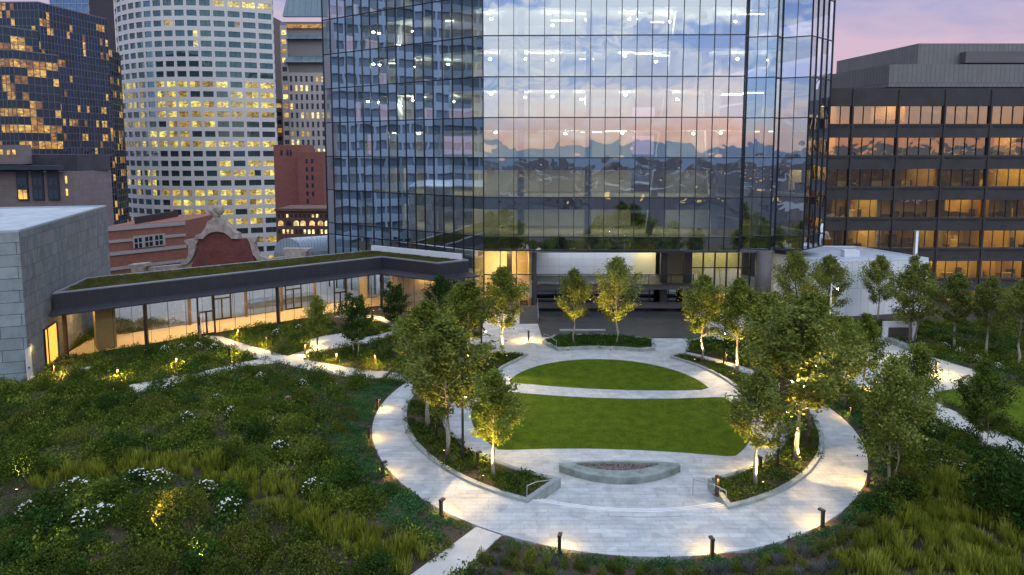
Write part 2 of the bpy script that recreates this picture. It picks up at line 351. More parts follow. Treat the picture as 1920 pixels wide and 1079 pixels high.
# the ring path, cut away where the planters' inner side is
ringm = MB(); ringm.strip(A_, B_, ringz, th=.4); tag(ringm.build('ring_path', M_pave), kind='structure')
def steps():
    a0, a1 = 242.5, 290.5
    out = []
    for k, r in enumerate((14.9, 14.5, 14.1)):
        s = MB(); z = .45-.15*k
        A = arc((7.2, 50.25, r), a0, a1, 40); B = arc((7.1, 50.2, 15.45 if k == 0 else (14.9, 14.5)[k-1]), a0, a1, 40)
        s.strip(A, B, lambda x, y, z=z: z-.002, th=z+.05)
        tag(s.build('plaza_step', M_pave), kind='structure')
        e_ = MB().strip(arc((7.2, 50.25, r), a0, a1, 40), arc((7.2, 50.25, r+.07), a0, a1, 40), lambda x, y, z=z: z+.002, th=.02)
        tag(e_.build('step_nosing', M_nose), kind='structure')
steps()
def poly_px(pts, z=0.): return [U(a, b, z) for a, b in pts]
def path_px(name, pts, m=M_path, z=.02, th=.15):
    P = [UG(a, b)[:2] for a, b in pts]
    return P, m, name, z
PATHS = []
def lay(name, P, m, dz=.04):
    """a path laid over the soil: the polygon is cut into a fine sheet that follows the ground"""
    xs_ = [p[0] for p in P]; ys_ = [p[1] for p in P]
    s = bmesh.new(); vs = [s.verts.new((x, y, 0)) for x, y in P]; f = s.faces.new(vs)
    x0, x1, y0, y1 = min(xs_), max(xs_), min(ys_), max(ys_)
    bmesh.ops.triangulate(s, faces=s.faces[:])
    for k in np.arange(x0+1.5, x1, 1.5): bmesh.ops.bisect_plane(s, geom=s.verts[:]+s.edges[:]+s.faces[:], plane_co=(k, 0, 0), plane_no=(1, 0, 0))
    for k in np.arange(y0+1.5, y1, 1.5): bmesh.ops.bisect_plane(s, geom=s.verts[:]+s.edges[:]+s.faces[:], plane_co=(0, k, 0), plane_no=(0, 1, 0))
    for v in s.verts: v.co.z = float(gz(v.co.x, v.co.y))+dz+.03
    r = bmesh.ops.extrude_face_region(s, geom=s.faces[:])
    for v in r['geom']:
        if isinstance(v, bmesh.types.BMVert): v.co.z -= .35
    bmesh.ops.recalc_face_normals(s, faces=s.faces)
    me = bpy.data.meshes.new(name); s.to_mesh(me); s.free(); me.materials.append(m)
    o = link(bpy.data.objects.new(name, me)); o['kind'] = 'structure'; PATHS.append(P); return o
px = lambda pts: [UG(a, b)[:2] for a, b in pts]
lay('garden_path', px([(380, 630), (417, 633), (440, 641), (538, 669), (559, 673), (637, 688), (700, 697), (744, 699), (800, 698), (800, 722), (752, 716), (712, 712), (648, 707), (585, 697), (526, 681), (487, 674), (430, 658)]), M_path)
lay('garden_path', px([(240, 724), (377, 699), (434, 685), (487, 675), (520, 681), (434, 695), (377, 709), (255, 738)]), M_path, .036)
lay('garden_path', px([(538, 669), (585, 655), (571, 641), (610, 630), (640, 626.5), (660, 629), (661, 637), (700, 631), (746, 619), (728, 609), (700, 598), (668, 597), (627, 595), (650, 588), (680, 590), (712, 594), (745, 604), (772, 613), (756, 626), (700, 643), (619, 656), (567, 674)]), M_path, .032)
lay('garden_path', px([(893, 990), (940, 1006), (830, 1110), (730, 1110)]), M_path, .03)
# rear plaza between the ring and the tower; east terrace and paths
lay('rear_plaza', [(-3.3, 70), (1, 67.5), (4, 68.5), (13, 68.5), (15.2, 65.2), (17.8, 66.8), (18.5, 70), (27, 71.5), (29.5, 76), (27, 82), (-3.3, 82)], M_pave, .012)
tag(MB().prism([(3.2, 71.6), (19.5, 71.0), (22, 74), (22, 88), (2.6, 88)], -.2, .075).build('dark_terrace_floor', mat('dark terrace paving', (.03, .03, .03), .6, var=.5, vscale=.8, bump=.2)), kind='structure')  # plain dark floor colour, mottled at random
lay('rear_path', px([(800, 625), (874, 632), (918, 639), (1000, 640), (1010, 668), (975, 672), (940, 655), (874, 646), (800, 640)]), M_path, .02)
lay('east_path', px([(1390, 588), (1480, 600), (1560, 622), (1655, 635), (1690, 650), (1735, 667), (1833, 697), (1850, 712), (1801, 728), (1762, 735), (1750, 740), (1752, 752), (1773, 765), (1815, 784), (1897, 823), (1960, 850), (1960, 890), (1880, 850), (1805, 812), (1750, 785), (1720, 765), (1640, 740), (1590, 722), (1540, 690), (1480, 655), (1390, 618)]), M_path, .028)
l2 = px([(1752, 741), (1775, 733), (1801, 729), (1850, 724), (1920, 724), (2050, 740), (2050, 830), (1960, 820), (1900, 800), (1852, 786), (1815, 770), (1773, 755)])
tag(MB().prism(l2, lambda x, y: float(gz(x, y))-.1, lambda x, y: float(gz(x, y))+.07).build('lawn', M_lawn), kind='structure'); PATHS.append(l2)

def free(x, y, pad=0.):
    """True where soil is open: no paving, lawn or building"""
    x = np.asarray(x, float); y = np.asarray(y, float)
    ok = er(RO, x, y) > 1.0+(.35+pad)/18
    for P in PATHS: ok &= ~inpoly(x, y, P)
    ok &= ~inpoly(x, y, GAL_FOOT); ok &= ~inpoly(x, y, GRAN)
    ok &= y < 84; ok &= ~((y > 71) & (x > -5.5) & (x < 26))
    ok &= ~inpoly(x, y, PENT)
    return ok
GRAN = [U(35, 436, 13.1), U(200, 388, 13.1), (-75, 76), (-75, 46.2)]
PENT = [(33.6, 86.4), (38., 80.6), (41.1, 80.9), (51.2, 83.), (47.3, 93.3), (35.5, 94)]
GAL_FOOT = [(-43.5, 63.9), (-41.9, 64.6), (-16.5, 86.0), (-9.0, 80.8), (-3.5, 84), (-3.5, 95), (-20, 97), (-44.5, 70)]
def soilkeep(x, y):
    return (er(RO, x, y) > .99)
def soilz(X, Y):
    e = er(RO, X, Y); return np.where(e > .985, gz(X, Y), gz(X, Y)-.5)
flatgrid('garden_soil', M_soil, soilz, -75, 58, -6, 90, .75)

# ------------------------------------------------------------------ foliage tools (plain numpy geometry)
def leafq(C, ln, wd, up=.4, out=None, r=rng):
    """one small folded-looking quad per centre: (n,4,3)"""
    n = len(C); d = r.normal(size=(n, 3)); d[:, 2] = d[:, 2]*.7+up
    if out is not None: d += out
    d /= np.linalg.norm(d, axis=1)[:, None]+1e-9
    q = r.normal(size=(n, 3)); sd = np.cross(d, q); sd /= np.linalg.norm(sd, axis=1)[:, None]+1e-9
    l = ln*r.uniform(.7, 1.3, (n, 1)); k = wd*r.uniform(.7, 1.3, (n, 1))
    a = C-d*l*.5; b = C+sd*k*.5; c = C+d*l*.5; e = C-sd*k*.5
    return np.stack([a, b, c, e], 1)
def qmesh(name, Q, m, parent=None):
    v = Q.reshape(-1, 3); f = np.arange(len(v), dtype=np.int32).reshape(-1, 4)
    return npmesh(name, v, f, m, parent)
def dome(n, rad, h, ln, wd, up=.5, lump=.25, seed=1, shell=.55):
    r = np.random.default_rng(seed); u = r.normal(size=(n, 3)); u[:, 2] = np.abs(u[:, 2]); u /= np.linalg.norm(u, axis=1)[:, None]
    k = shell+(1-shell)*r.uniform(0, 1, n)**.6
    ph = r.uniform(0, 6, 6); az = np.arctan2(u[:, 1], u[:, 0])
    k = k*(1+lump*(np.sin(az*3+ph[0])*.5+np.sin(az*5+u[:, 2]*5+ph[1])*.5))
    C = u*k[:, None]*np.array([rad, rad, h]); return leafq(C, ln, wd, up, out=u*.5, r=r)
def blades(n, rad, h, wd=.02, seed=1, lean=.45):
    """a grass tuft: thin blades leaning out"""
    r = np.random.default_rng(seed); a = r.uniform(0, 2*math.pi, n); q = r.uniform(0, 1, n)**.5*rad*.45
    base = np.stack([np.cos(a)*q, np.sin(a)*q, np.zeros(n)], 1); l = r.uniform(.65, 1.1, n)*h; ln = r.uniform(.15, 1, n)*lean
    tip = base+np.stack([np.cos(a)*ln*l, np.sin(a)*ln*l, l], 1); mid = base*.55+tip*.45+np.array([0, 0, .08])*l[:, None]
    sd = np.stack([-np.sin(a), np.cos(a), np.zeros(n)], 1)*wd
    return np.stack([base, mid+sd, tip, mid-sd], 1)
def place_q(protos, P, S, r=rng):
    """merge copies of leaf prototypes at P with scale S into one array"""
    out = []
    idx = r.integers(0, len(protos), len(P)); rot = r.uniform(0, 2*math.pi, len(P))
    for k in range(len(protos)):
        s = np.where(idx == k)[0]
        if not len(s): continue
        Q = protos[k].reshape(-1, 3); c, n = np.cos(rot[s]), np.sin(rot[s])
        X = Q[None, :, 0]*c[:, None]-Q[None, :, 1]*n[:, None]; Y = Q[None, :, 0]*n[:, None]+Q[None, :, 1]*c[:, None]
        V = np.stack([X, Y, np.broadcast_to(Q[None, :, 2], X.shape)], -1)*S[s][:, None, None]+P[s][:, None, :]
        out.append(V.reshape(-1, 4, 3))
    return np.concatenate(out)
def scatter(poly_or_fn, dens, x0, x1, y0, y1, r=rng):
    n = int((x1-x0)*(y1-y0)*dens); x = r.uniform(x0, x1, n); y = r.uniform(y0, y1, n); k = poly_or_fn(x, y); return x[k], y[k]

LF_mix = leafm('mixed perennial leaves', (.020, .046, .005), (.105, .150, .016), (.28, .31, .045))
LF_dk = leafm('dark glossy leaves', (.011, .032, .005), (.048, .108, .014), (.12, .20, .03))
LF_blue = leafm('blue green juniper', (.028, .085, .03), (.07, .17, .05), (.15, .27, .09))
LF_jun = leafm('green juniper', (.045, .075, .012), (.14, .18, .022), (.27, .29, .04))
LF_oliv = leafm('olive shrub leaves', (.04, .058, .008), (.145, .160, .024), (.31, .31, .06))
LF_grass = leafm('meadow grass blades', (.12, .145, .012), (.31, .33, .045), (.52, .49, .13), trans=.35)
LF_tree = leafm('tree leaves', (.075, .11, .012), (.22, .27, .045), (.42, .46, .11), trans=.4)
LF_tree2 = leafm('tree leaves olive', (.10, .13, .022), (.28, .32, .07), (.48, .51, .17), trans=.4)
LF_sed = leafm('sedum roof', (.05, .06, .012), (.11, .115, .02), (.2, .17, .04))
LF_lav = leafm('lavender grey leaves', (.06, .07, .06), (.14, .15, .14), (.22, .2, .26))

# zones of the planting, traced on the ground
band = [(40, 905), (100, 888), (180, 876), (260, 868), (340, 862), (420, 868), (480, 890), (540, 918), (600, 945), (680, 985), (760, 1020), (850, 1075), (780, 1090), (700, 1062), (620, 1030), (540, 985), (470, 945), (410, 918), (330, 898), (260, 894), (180, 905), (90, 925)]
BAND = px(band)
GR2 = px([(1745, 905), (1800, 890), (1850, 900), (1960, 990), (1960, 1110), (1600, 1110), (1560, 1050), (1640, 1020), (1700, 960)])
def in_view(x, y): return (np.abs(x) < y*.80+3) & (y > 20)
def z_jun(x, y):
    e = er(RO, x, y); return free(x, y) & (e > 1.0) & (e < 1.045+.11*np.clip((y-34)/9+(x < -3.5), 0, 1)) & (y < 60)
def z_grass(x, y): return (inpoly(x, y, BAND) | inpoly(x, y, GR2)) & free(x, y) & ~z_jun(x, y)
def nzv(x, y, s, o=0): return np.sin(x*s+o)*np.cos(y*s*1.3+o*2)+.6*np.sin(x*s*2.3+y*s*1.7+o)
def z_bare(x, y): return nzv(x, y, .55, 3) > 1.3
def z_box(x, y):
    e = er(RO, x, y); return (e < 1.21) & (y < 38) & (x > -3.5) & (x < 19)
def z_mix(x, y): return ~z_box(x, y) & free(x, y) & in_view(x, y) & ~z_grass(x, y) & ~z_jun(x, y) & ~z_bare(x, y)
def ground_cover(name, label, zone, dens, protos, m, s0, s1, box=(-62, 57, 20, 78), dz=0.):
    x, y = scatter(zone, dens, *box)
    if not len(x): return
    P = np.stack([x, y, gz(x, y)+dz], 1); S = rng.uniform(s0, s1, len(x))*(.7+.5*np.abs(nzv(x, y, .8)))
    o = qmesh(name, place_q(protos, P, S), m); return tag(o, label, 'ground cover', kind='stuff')
pr_mix = [dome(74, .5, .5, .125, .065, seed=k) for k in range(5)]
pr_jun = [dome(60, .5, .26, .17, .06, up=.3, seed=20+k) for k in range(4)]
def near(x, y): return y < 46
ground_cover('perennial_bed', 'dense dark green perennials filling the beds around the paths', lambda x, y: z_mix(x, y) & (nzv(x, y, .21) > -.45) , 3.4, pr_mix, LF_mix, .6, 1.5)
ground_cover('perennial_bed', 'deep glossy green ground cover between the lighter perennials', lambda x, y: z_mix(x, y) & (nzv(x, y, .21) < .15), 3.2, pr_mix, LF_dk, .5, 1.3)
ground_cover('olive_perennial_bed', 'yellowish low perennials dotted through the garden beds', lambda x, y: z_mix(x, y) & (nzv(x, y, .33, 5) > .55), 2.5, pr_mix, LF_oliv, .5, 1.2)
ground_cover('juniper_mat', 'blue green creeping juniper hugging the outer edge of the ring path', z_jun, 9, pr_jun, LF_blue, .55, 1.0)
ground_cover('juniper_mat', 'yellow green tips of the creeping juniper by the ring path', lambda x, y: z_jun(x, y) & (nzv(x, y, .6, 2) > .2), 4, pr_jun, LF_jun, .5, 1.0)
pr_gr = [blades(46, .5, .8, .03, seed=40+k, lean=.4) for k in range(5)]
ground_cover('meadow_grass', 'curving band of tall yellow green meadow grass', lambda x, y: z_grass(x, y), 4.6, pr_gr, LF_grass, .6, 1.15)

# the clipped turf itself: short blades over both lawns and the small round one
for P_, lab in ((backlawn, 'short turf blades of the rear lawn'), (frontlawn, 'short turf blades of the front lawn'), (l2, 'short turf blades of the small right lawn')):
    xs_ = [p[0] for p in P_]; ys_ = [p[1] for p in P_]; x, y = scatter(lambda x, y: inpoly(x, y, P_), 170, min(xs_), max(xs_), min(ys_), max(ys_))
    zz_ = (gz(x, y)+.085) if P_ is l2 else np.full(len(x), .045)
    tag(qmesh('turf', leafq(np.stack([x, y, zz_], 1), .075, .022, up=1.6), leafm('turf blades', (.05, .095, .004), (.11, .17, .006), (.20, .25, .02))), lab, 'grass', kind='stuff')
# planters: two crescents between the inner plaza and the ring path
def inner_r(a):
    best = 0; cx, cy = 7.7, 52.
    dx, dy = math.cos(R(a)), math.sin(R(a))
    for E_ in ((C1[0], C1[1], C1[2], C1[2]), C2):
        ox, oy = (cx-E_[0])/E_[2], (cy-E_[1])/E_[3]; ux, uy = dx/E_[2], dy/E_[3]
        A = ux*ux+uy*uy; B = ox*ux+oy*uy; Cc = ox*ox+oy*oy-1; t = (-B+math.sqrt(B*B-A*Cc))/A; best = max(best, t)
    return cx+dx*best, cy+dy*best
def offset(P, d):
    n = len(P); out = []; ar = sum(P[k][0]*P[(k+1) % n][1]-P[(k+1) % n][0]*P[k][1] for k in range(n)); sg = 1 if ar > 0 else -1
    for k in range(n):
        a = Vector(P[k-1]); b = Vector(P[k]); c = Vector(P[(k+1) % n]); u = (b-a).normalized(); v = (c-b).normalized()
        n1 = Vector((-u.y, u.x)); n2 = Vector((-v.y, v.x)); m_ = (n1+n2); m_ = m_.normalized() if m_.length > 1e-6 else n1
        out.append(tuple(b+m_*sg*d/max(.45, m_.dot(n1))))
    return out
PLANT = []
def planter(P, wtop, label, soil_d=.1, wd=.3, ztop=None):
    e = empty('planter', (0, 0, 0), 0, label, 'planter', 'stone edged planters of the round plaza')
    Q = offset(P, wd); P2 = P+[P[0]]; Q2 = Q+[Q[0]]
    wl = MB().strip(P2, Q2, lambda x, y: wtop(x, y), th=None)
    i = len(wl.v); n = len(P2)
    wl.v += [(p[0], p[1], -.3) for p in P2]+[(q[0], q[1], -.3) for q in Q2]
    for k in range(n-1):
        wl.f += [(2*k, 2*k+2, i+k+1, i+k), (2*k+1, i+n+k, i+n+k+1, 2*k+3)]; wl.m += [0, 0]
    wl.build('planter_wall', M_conc, e)
    MB().prism(offset(P, wd-.02), -.25, lambda x, y: wtop(x, y)-soil_d).build('planter_soil', M_soil, e)
    PLANT.append((P, wtop)); return e
crL = arcI(244, 122, 60)+[(1.6, 65.0)]+[inner_r(a) for a in np.linspace(123, 250, 60)]
crR = arcI(-71, 55, 60)+[(15.4, 64.8)]+[inner_r(a) for a in np.linspace(58, -73.5, 60)]
crL = [(x, y) for x, y in crL]; wt = lambda x, y: float(ramp_z(y))+.17
planter(crL, wt, 'long crescent planter of juniper on the left of the round lawn')
planter(crR, wt, 'long crescent planter of juniper on the right of the round lawn')
far = [U(1017, 645), U(1046, 659), U(1085, 656.5), U(1125, 655.7), U(1165, 657), U(1200, 660), U(1228, 658), U(1226, 640), U(1130, 631), U(1040, 633)]
planter(far, lambda x, y: .32, 'short planter with two trees below the terrace, behind the rear lawn')
def z_pl(k):
    P, wtp = PLANT[k]; Pi = offset(P, .42)
    return lambda x, y: inpoly(x, y, Pi)
for k, nm in enumerate(('left crescent', 'right crescent', 'short rear')):
    P, wtp = PLANT[k]; xs_ = [p[0] for p in P]; ys_ = [p[1] for p in P]; bx = (min(xs_), max(xs_), min(ys_), max(ys_))
    for mm, pr, dn, lab in ((LF_jun if k < 2 else LF_dk, pr_jun, 7.5, 'feathery green juniper carpeting the %s planter'), (LF_dk, pr_jun, 5, 'darker evergreen sprigs among the %s planter')):
        x, y = scatter(lambda x, y: z_pl(k)(x, y) & (nzv(x, y, 1.1, k) > (-.9 if mm is not LF_dk or k == 2 else -.2)), dn, *bx)
        P3 = np.stack([x, y, np.array([wtp(a, b) for a, b in zip(x, y)])-.1], 1)
        tag(qmesh('juniper_carpet', place_q(pr, P3, rng.uniform(.6, 1.25, len(x))), mm), lab % nm, 'ground cover', kind='stuff')

# ------------------------------------------------------------------ trees
def tree_parts(seed, h, cw, c0, nl, spire=.3, stems=1, lf=.15):
    """h height, cw crown half width, c0 height where the crown starts, nl leaves; returns trunk MBs and leaf quads"""
    r = np.random.default_rng(seed); trunks = []; C = []
    for s_ in range(stems):
        t = MB(); a0 = 2*math.pi*s_/max(1, stems)+r.uniform(0, 1); off = .22 if stems > 1 else 0
        bx, by = math.cos(a0)*off, math.sin(a0)*off; hh = h*(1 if s_ == 0 else r.uniform(.8, .95)); lean = off*1.6
        wob = r.normal(0, .05, (9, 2)); K = 9
        ax = [Vector((bx+math.cos(a0)*lean*k/(K-1)+wob[k, 0]*(k > 0), by+math.sin(a0)*lean*k/(K-1)+wob[k, 1]*(k > 0), hh*.97*k/(K-1))) for k in range(K)]
        tr = .085 if stems == 1 else .055
        t.tube(ax, [tr*h/6*(1-.9*k/(K-1))*(1.35 if k == 0 else 1) for k in range(K)], 7)
        n = int((26 if stems == 1 else 15)*h/6.5)
        for j in range(n):
            u = (j+r.uniform(0, .8))/n; z = c0+(hh-c0)*.93*u; k = min(int(z/hh/.97*(K-1)), K-2); f = z/(hh*.97/(K-1))-k; p = ax[k].lerp(ax[k+1], min(max(f, 0), 1))
            prof = (min(1, .52+1.9*u) if u < .28 else 1-((u-.28)/.72)**1.25*.9)
            ln = cw*prof*r.uniform(.72, 1.15); a = j*2.4+r.uniform(-.4, .4); el = R(28+38*u+r.uniform(-8, 12))
            d = Vector((math.cos(a)*math.cos(el), math.sin(a)*math.cos(el), math.sin(el)))
            e = p+d*ln+Vector((0, 0, .06*ln)); m_ = p.lerp(e, .5)+Vector((r.normal(0, .06), r.normal(0, .06), -.05*ln))
            t.tube([p, m_, e], [.026*h/6*(1-.5*u), .016*h/6, .005], 5)
            w_ = max(ln, .35); kk = int(nl/n/stems*(.45+1.0*prof))
            tt = r.uniform(.22, 1.08, kk)
            q = np.array(p)[None]*(1-tt[:, None])+np.array(e)[None]*tt[:, None]+r.normal(0, 1, (kk, 3))*np.array([.17, .17, .15])*(.5+.55*w_)
            # leaves gather in tufts
            tuft = q[r.integers(0, max(1, kk//7), kk)] if kk > 7 else q
            C.append(q*.62+tuft*.38+r.normal(0, .05, (kk, 3)))
            for b_ in range(2):
                tp = p.lerp(e, r.uniform(.4, .85)); te = tp+Vector(r.normal(0, .32, 3))*w_*.7+Vector((0, 0, .14))
                t.tube([tp, te], [.009, .003], 4)
        trunks.append(t)
    C = np.concatenate(C); C = C[C[:, 2] > c0*.75]
    return trunks, leafq(C, lf, lf*.62, up=.05, r=r)
TREES = {}
def tree_proto(key, **k):
    tr, Q = tree_parts(**k); TREES[key] = (tr, Q, k)
tree_proto('a', seed=11, h=7, cw=2.2, c0=2.2, nl=8500)
tree_proto('b', seed=12, h=7, cw=2.4, c0=2.0, nl=8600)
tree_proto('c', seed=13, h=7, cw=2.0, c0=2.1, nl=7800)
tree_proto('d', seed=14, h=7, cw=2.6, c0=1.6, nl=9200)
tree_proto('m', seed=15, h=7, cw=2.1, c0=1.6, nl=9000, stems=3)
tree_proto('n', seed=16, h=7, cw=2.7, c0=1.3, nl=12000, stems=3)
MESH = {}
def tree(key, bx, by, ty, label, w=1.0, lm=None, bark=None, group='young trees of the roof garden', zb=None, name='young_tree', rot=None):
    x, y, z = UG(bx, by)
    if zb is not None:
        for _ in range(4): x, y = U(bx, by, z); z = zb(x, y)
    zt = XZ(bx, ty, y)[1]; s = (zt-z)/7.; lm = lm or LF_tree; bark = bark or M_bark
    e = empty(name, (x, y, z-.03), rng.uniform(0, 6.28) if rot is None else rot, label, 'tree', group); e.scale = (s*w, s*w, s)
    kk = (key, lm.name, bark.name)
    if kk not in MESH:
        tr, Q, _ = TREES[key]; ts = [t.build('trunk', bark, e, smooth=True) for t in tr]; cr = qmesh('crown', Q, lm, e)
        MESH[kk] = ([t.data for t in ts], cr.data)
    else:
        for me in MESH[kk][0]: link(bpy.data.objects.new('trunk', me), e)
        link(bpy.data.objects.new('crown', MESH[kk][1]), e)
    return e
zp = lambda k: (lambda x, y: PLANT[k][1](x, y)-.1)
T = [
 ('a', 925, 893, 690, 'tree in the front tip of the left crescent planter, left of the stone bench', 1.0, None, None, zp(0)),
 ('b', 839, 855, 596, 'white stemmed tree beside the tall lamp post in the left crescent planter', 1.1, LF_tree2, None, zp(0)),
 ('a', 802, 802, 560, 'slim pale tree behind the lamp post where the left crescent planter narrows', 1.05, None, None, zp(0)),
 ('c', 879, 691, 522, 'tree with a long bare stem in the rear part of the left crescent planter', 1.1, None, None, zp(0)),
 ('b', 942, 668, 500, 'tree silhouetted against the glowing lobby glass at the tip of the left crescent', .95, None, None, zp(0)),
 ('b', 1076, 645, 503, 'left one of the two rounded trees in the short planter below the terrace', .85, LF_tree2, None, zp(2)),
 ('d', 1156, 644, 480, 'right and taller one of the two trees in the short planter below the terrace', .85, LF_tree2, None, zp(2)),
 ('b', 1316, 677, 515, 'tree lit yellow from below at the rear tip of the right crescent planter', .95, None, None, zp(1)),
 ('a', 1382, 703, 520, 'slender tree second from the rear tip of the right crescent planter', 1.0, None, None, zp(1)),
 ('a', 1416, 910, 690, 'tree with white trunk overhanging the lawn corner, beside the right stair rail', 1.05, LF_tree2, None, zp(1)),
 ('b', 1492, 864, 572, 'tall tree glowing yellow beside the branching lamp post in the right crescent planter', 1.05, LF_tree2, None, zp(1)),
 ('d', 1512, 828, 545, 'dark stemmed broad tree behind the branching lamp post', .9, LF_tree, M_barkd, zp(1)),
 ('c', 1436, 756, 545, 'tree in the middle of the right crescent planter by the end of the cross path', 1.1, None, None, zp(1)),
 ('c', 1584, 767, 590, 'thin tree just outside the ring path, left of the tall path light', .85, None, M_barkd, None),
 ('c', 1619, 746, 585, 'thin brown tree lit orange from below beside the east path', .9, None, M_barkd, None),
 ('n', 1668, 908, 655, 'large multi stemmed tree with two white stems right of the ring path', .82, LF_tree, None, None),
 ('d', 1712, 838, 640, 'leafy tree crowding behind the two white stemmed tree', .75, LF_tree, M_barkd, None),
 ('n', 1843, 848, 672, 'dark multi stemmed tree standing in front of the small round lawn', .75, LF_mix, None, None),
 ('b', 1550, 628, 478, 'tree in front of the white penthouse wall beside the white lamp post', .95, LF_tree2, M_barkd, None),
 ('d', 1487, 632, 470, 'broad tree hiding the corner between the brown column and the white penthouse', .9, LF_tree2, M_barkd, None),
 ('d', 1450, 640, 545, 'low tree tucked under the brown column of the tower', .8, LF_tree, M_barkd, None),
 ('b', 1645, 608, 478, 'rounded tree standing alone against the white penthouse wall', .9, LF_tree2, None, None),
 ('m', 1710, 649, 476, 'upright multi stemmed tree at the right end of the white penthouse', 1.0, LF_tree2, M_barkd, None),
 ('c', 1789, 655, 508, 'leftmost of the three trees in front of the dark office block', .95, LF_tree2, None, None),
 ('a', 1849, 670, 516, 'middle one of the three trees in front of the dark office block', .9, LF_tree2, None, None),
 ('b', 1908, 688, 522, 'tree cut by the right edge, third in front of the dark office block', .9, LF_tree2, None, None),
 ('c', 597, 672, 552, 'small tree beside the path junction in front of the glass gallery', .95, LF_tree, M_barkd, None),
 ('m', 668, 669, 545, 'multi stemmed tree with thin white stems beside the small patio', .95, LF_dk, None, None),
 ('m', 741, 629, 525, 'two stemmed tree in front of the inner corner of the gallery', .95, LF_dk, None, None),
 ('d', 826, 650, 515, 'bushy dark tree against the end of the gallery roof', .8, LF_dk, M_barkd, None),
 ('b', 860, 668, 530, 'tree in front of the gallery end, behind the left crescent planter', .8, LF_tree, M_barkd, None),
 ('d', 775, 715, 585, 'grey green tree over the spot where the garden path meets the ring path', .85, LF_tree, None, None),
]
for key, bx, by, ty, lab, w_, lm, bk, zb in T:
    tree(key, bx, by, ty, lab, w_*1.2, lm, bk, zb=zb)

# ------------------------------------------------------------------ shrubs: each one an object, sharing a few meshes
SH = {}
def shrub_mesh(k):
    if k in SH: return SH[k]
    if k.startswith('round'): s = int(k[-1]); Q = dome(3200, 1., 1., .075, .04, up=.4, lump=.14, seed=60+s, shell=.8); lm = [LF_oliv, LF_mix, LF_oliv][s % 3]
    elif k.startswith('loose'): s = int(k[-1]); Q = dome(1300, 1., 1.05, .14, .07, up=.6, lump=.3, seed=70+s, shell=.4); lm = [LF_mix, LF_dk, LF_mix][s % 3]
    elif k.startswith('box'): s = int(k[-1]); Q = dome(900, .8, 1.25, .15, .075, up=.8, lump=.2, seed=80+s, shell=.15); lm = [LF_oliv, LF_jun][s % 2]
    elif k.startswith('lav'): s = int(k[-1]); Q = blades(170, 1.6, 1., .03, seed=85+s, lean=.7); lm = LF_lav
    elif k.startswith('tuft'): s = int(k[-1]); Q = blades(260, 1.3, 1.2, .028, seed=90+s, lean=.55); lm = LF_grass
    elif k.startswith('fir'): s = int(k[-1]); Q = dome(2600, 1., 1.3, .16, .04, up=.1, lump=.2, seed=95+s, shell=.3); lm = LF_dk
    v = Q.reshape(-1, 3); o = qmesh('foliage', Q, lm); me = o.data; bpy.data.objects.remove(o); SH[k] = me; return me
def blossom_mesh(k, m):
    key = k+m.name
    if key in SH: return SH[key]
    r = np.random.default_rng(hash(k) % 97 if False else len(k)*13+5); t = MB()
    bm = bmesh.new()
    for j in range(38):
        a = r.uniform(0, 6.28); q = r.uniform(0, .95)**.6; z = math.sqrt(max(0, 1-q*q))*1.0+r.uniform(-.02, .12)
        ret = bmesh.ops.create_icosphere(bm, subdivisions=1, radius=r.uniform(.04, .075)); 
        for v in ret['verts']: v.co = Vector((v.co.x*(1+r.normal(0, .12)), v.co.y*(1+r.normal(0, .12)), v.co.z*.75))+Vector((math.cos(a)*q*.95, math.sin(a)*q*.95, z))
    me = bpy.data.meshes.new('blossom'); bm.to_mesh(me); bm.free(); me.materials.append(m); SH[key] = me; return me
def shrub(k, x, y, s, h, name, label, group, z=None, blossom=None, cat='shrub'):
    z = float(gz(x, y)) if z is None else z
    o = link(bpy.data.objects.new(name, shrub_mesh(k))); o.location = (x, y, z-.02); o.scale = (s, s, h); o.rotation_euler = (0, 0, rng.uniform(0, 6.28))
    tag(o, label, cat, group)
    if blossom is not None:
        b = link(bpy.data.objects.new('blossom', blossom_mesh('b', blossom)), o)
    return o
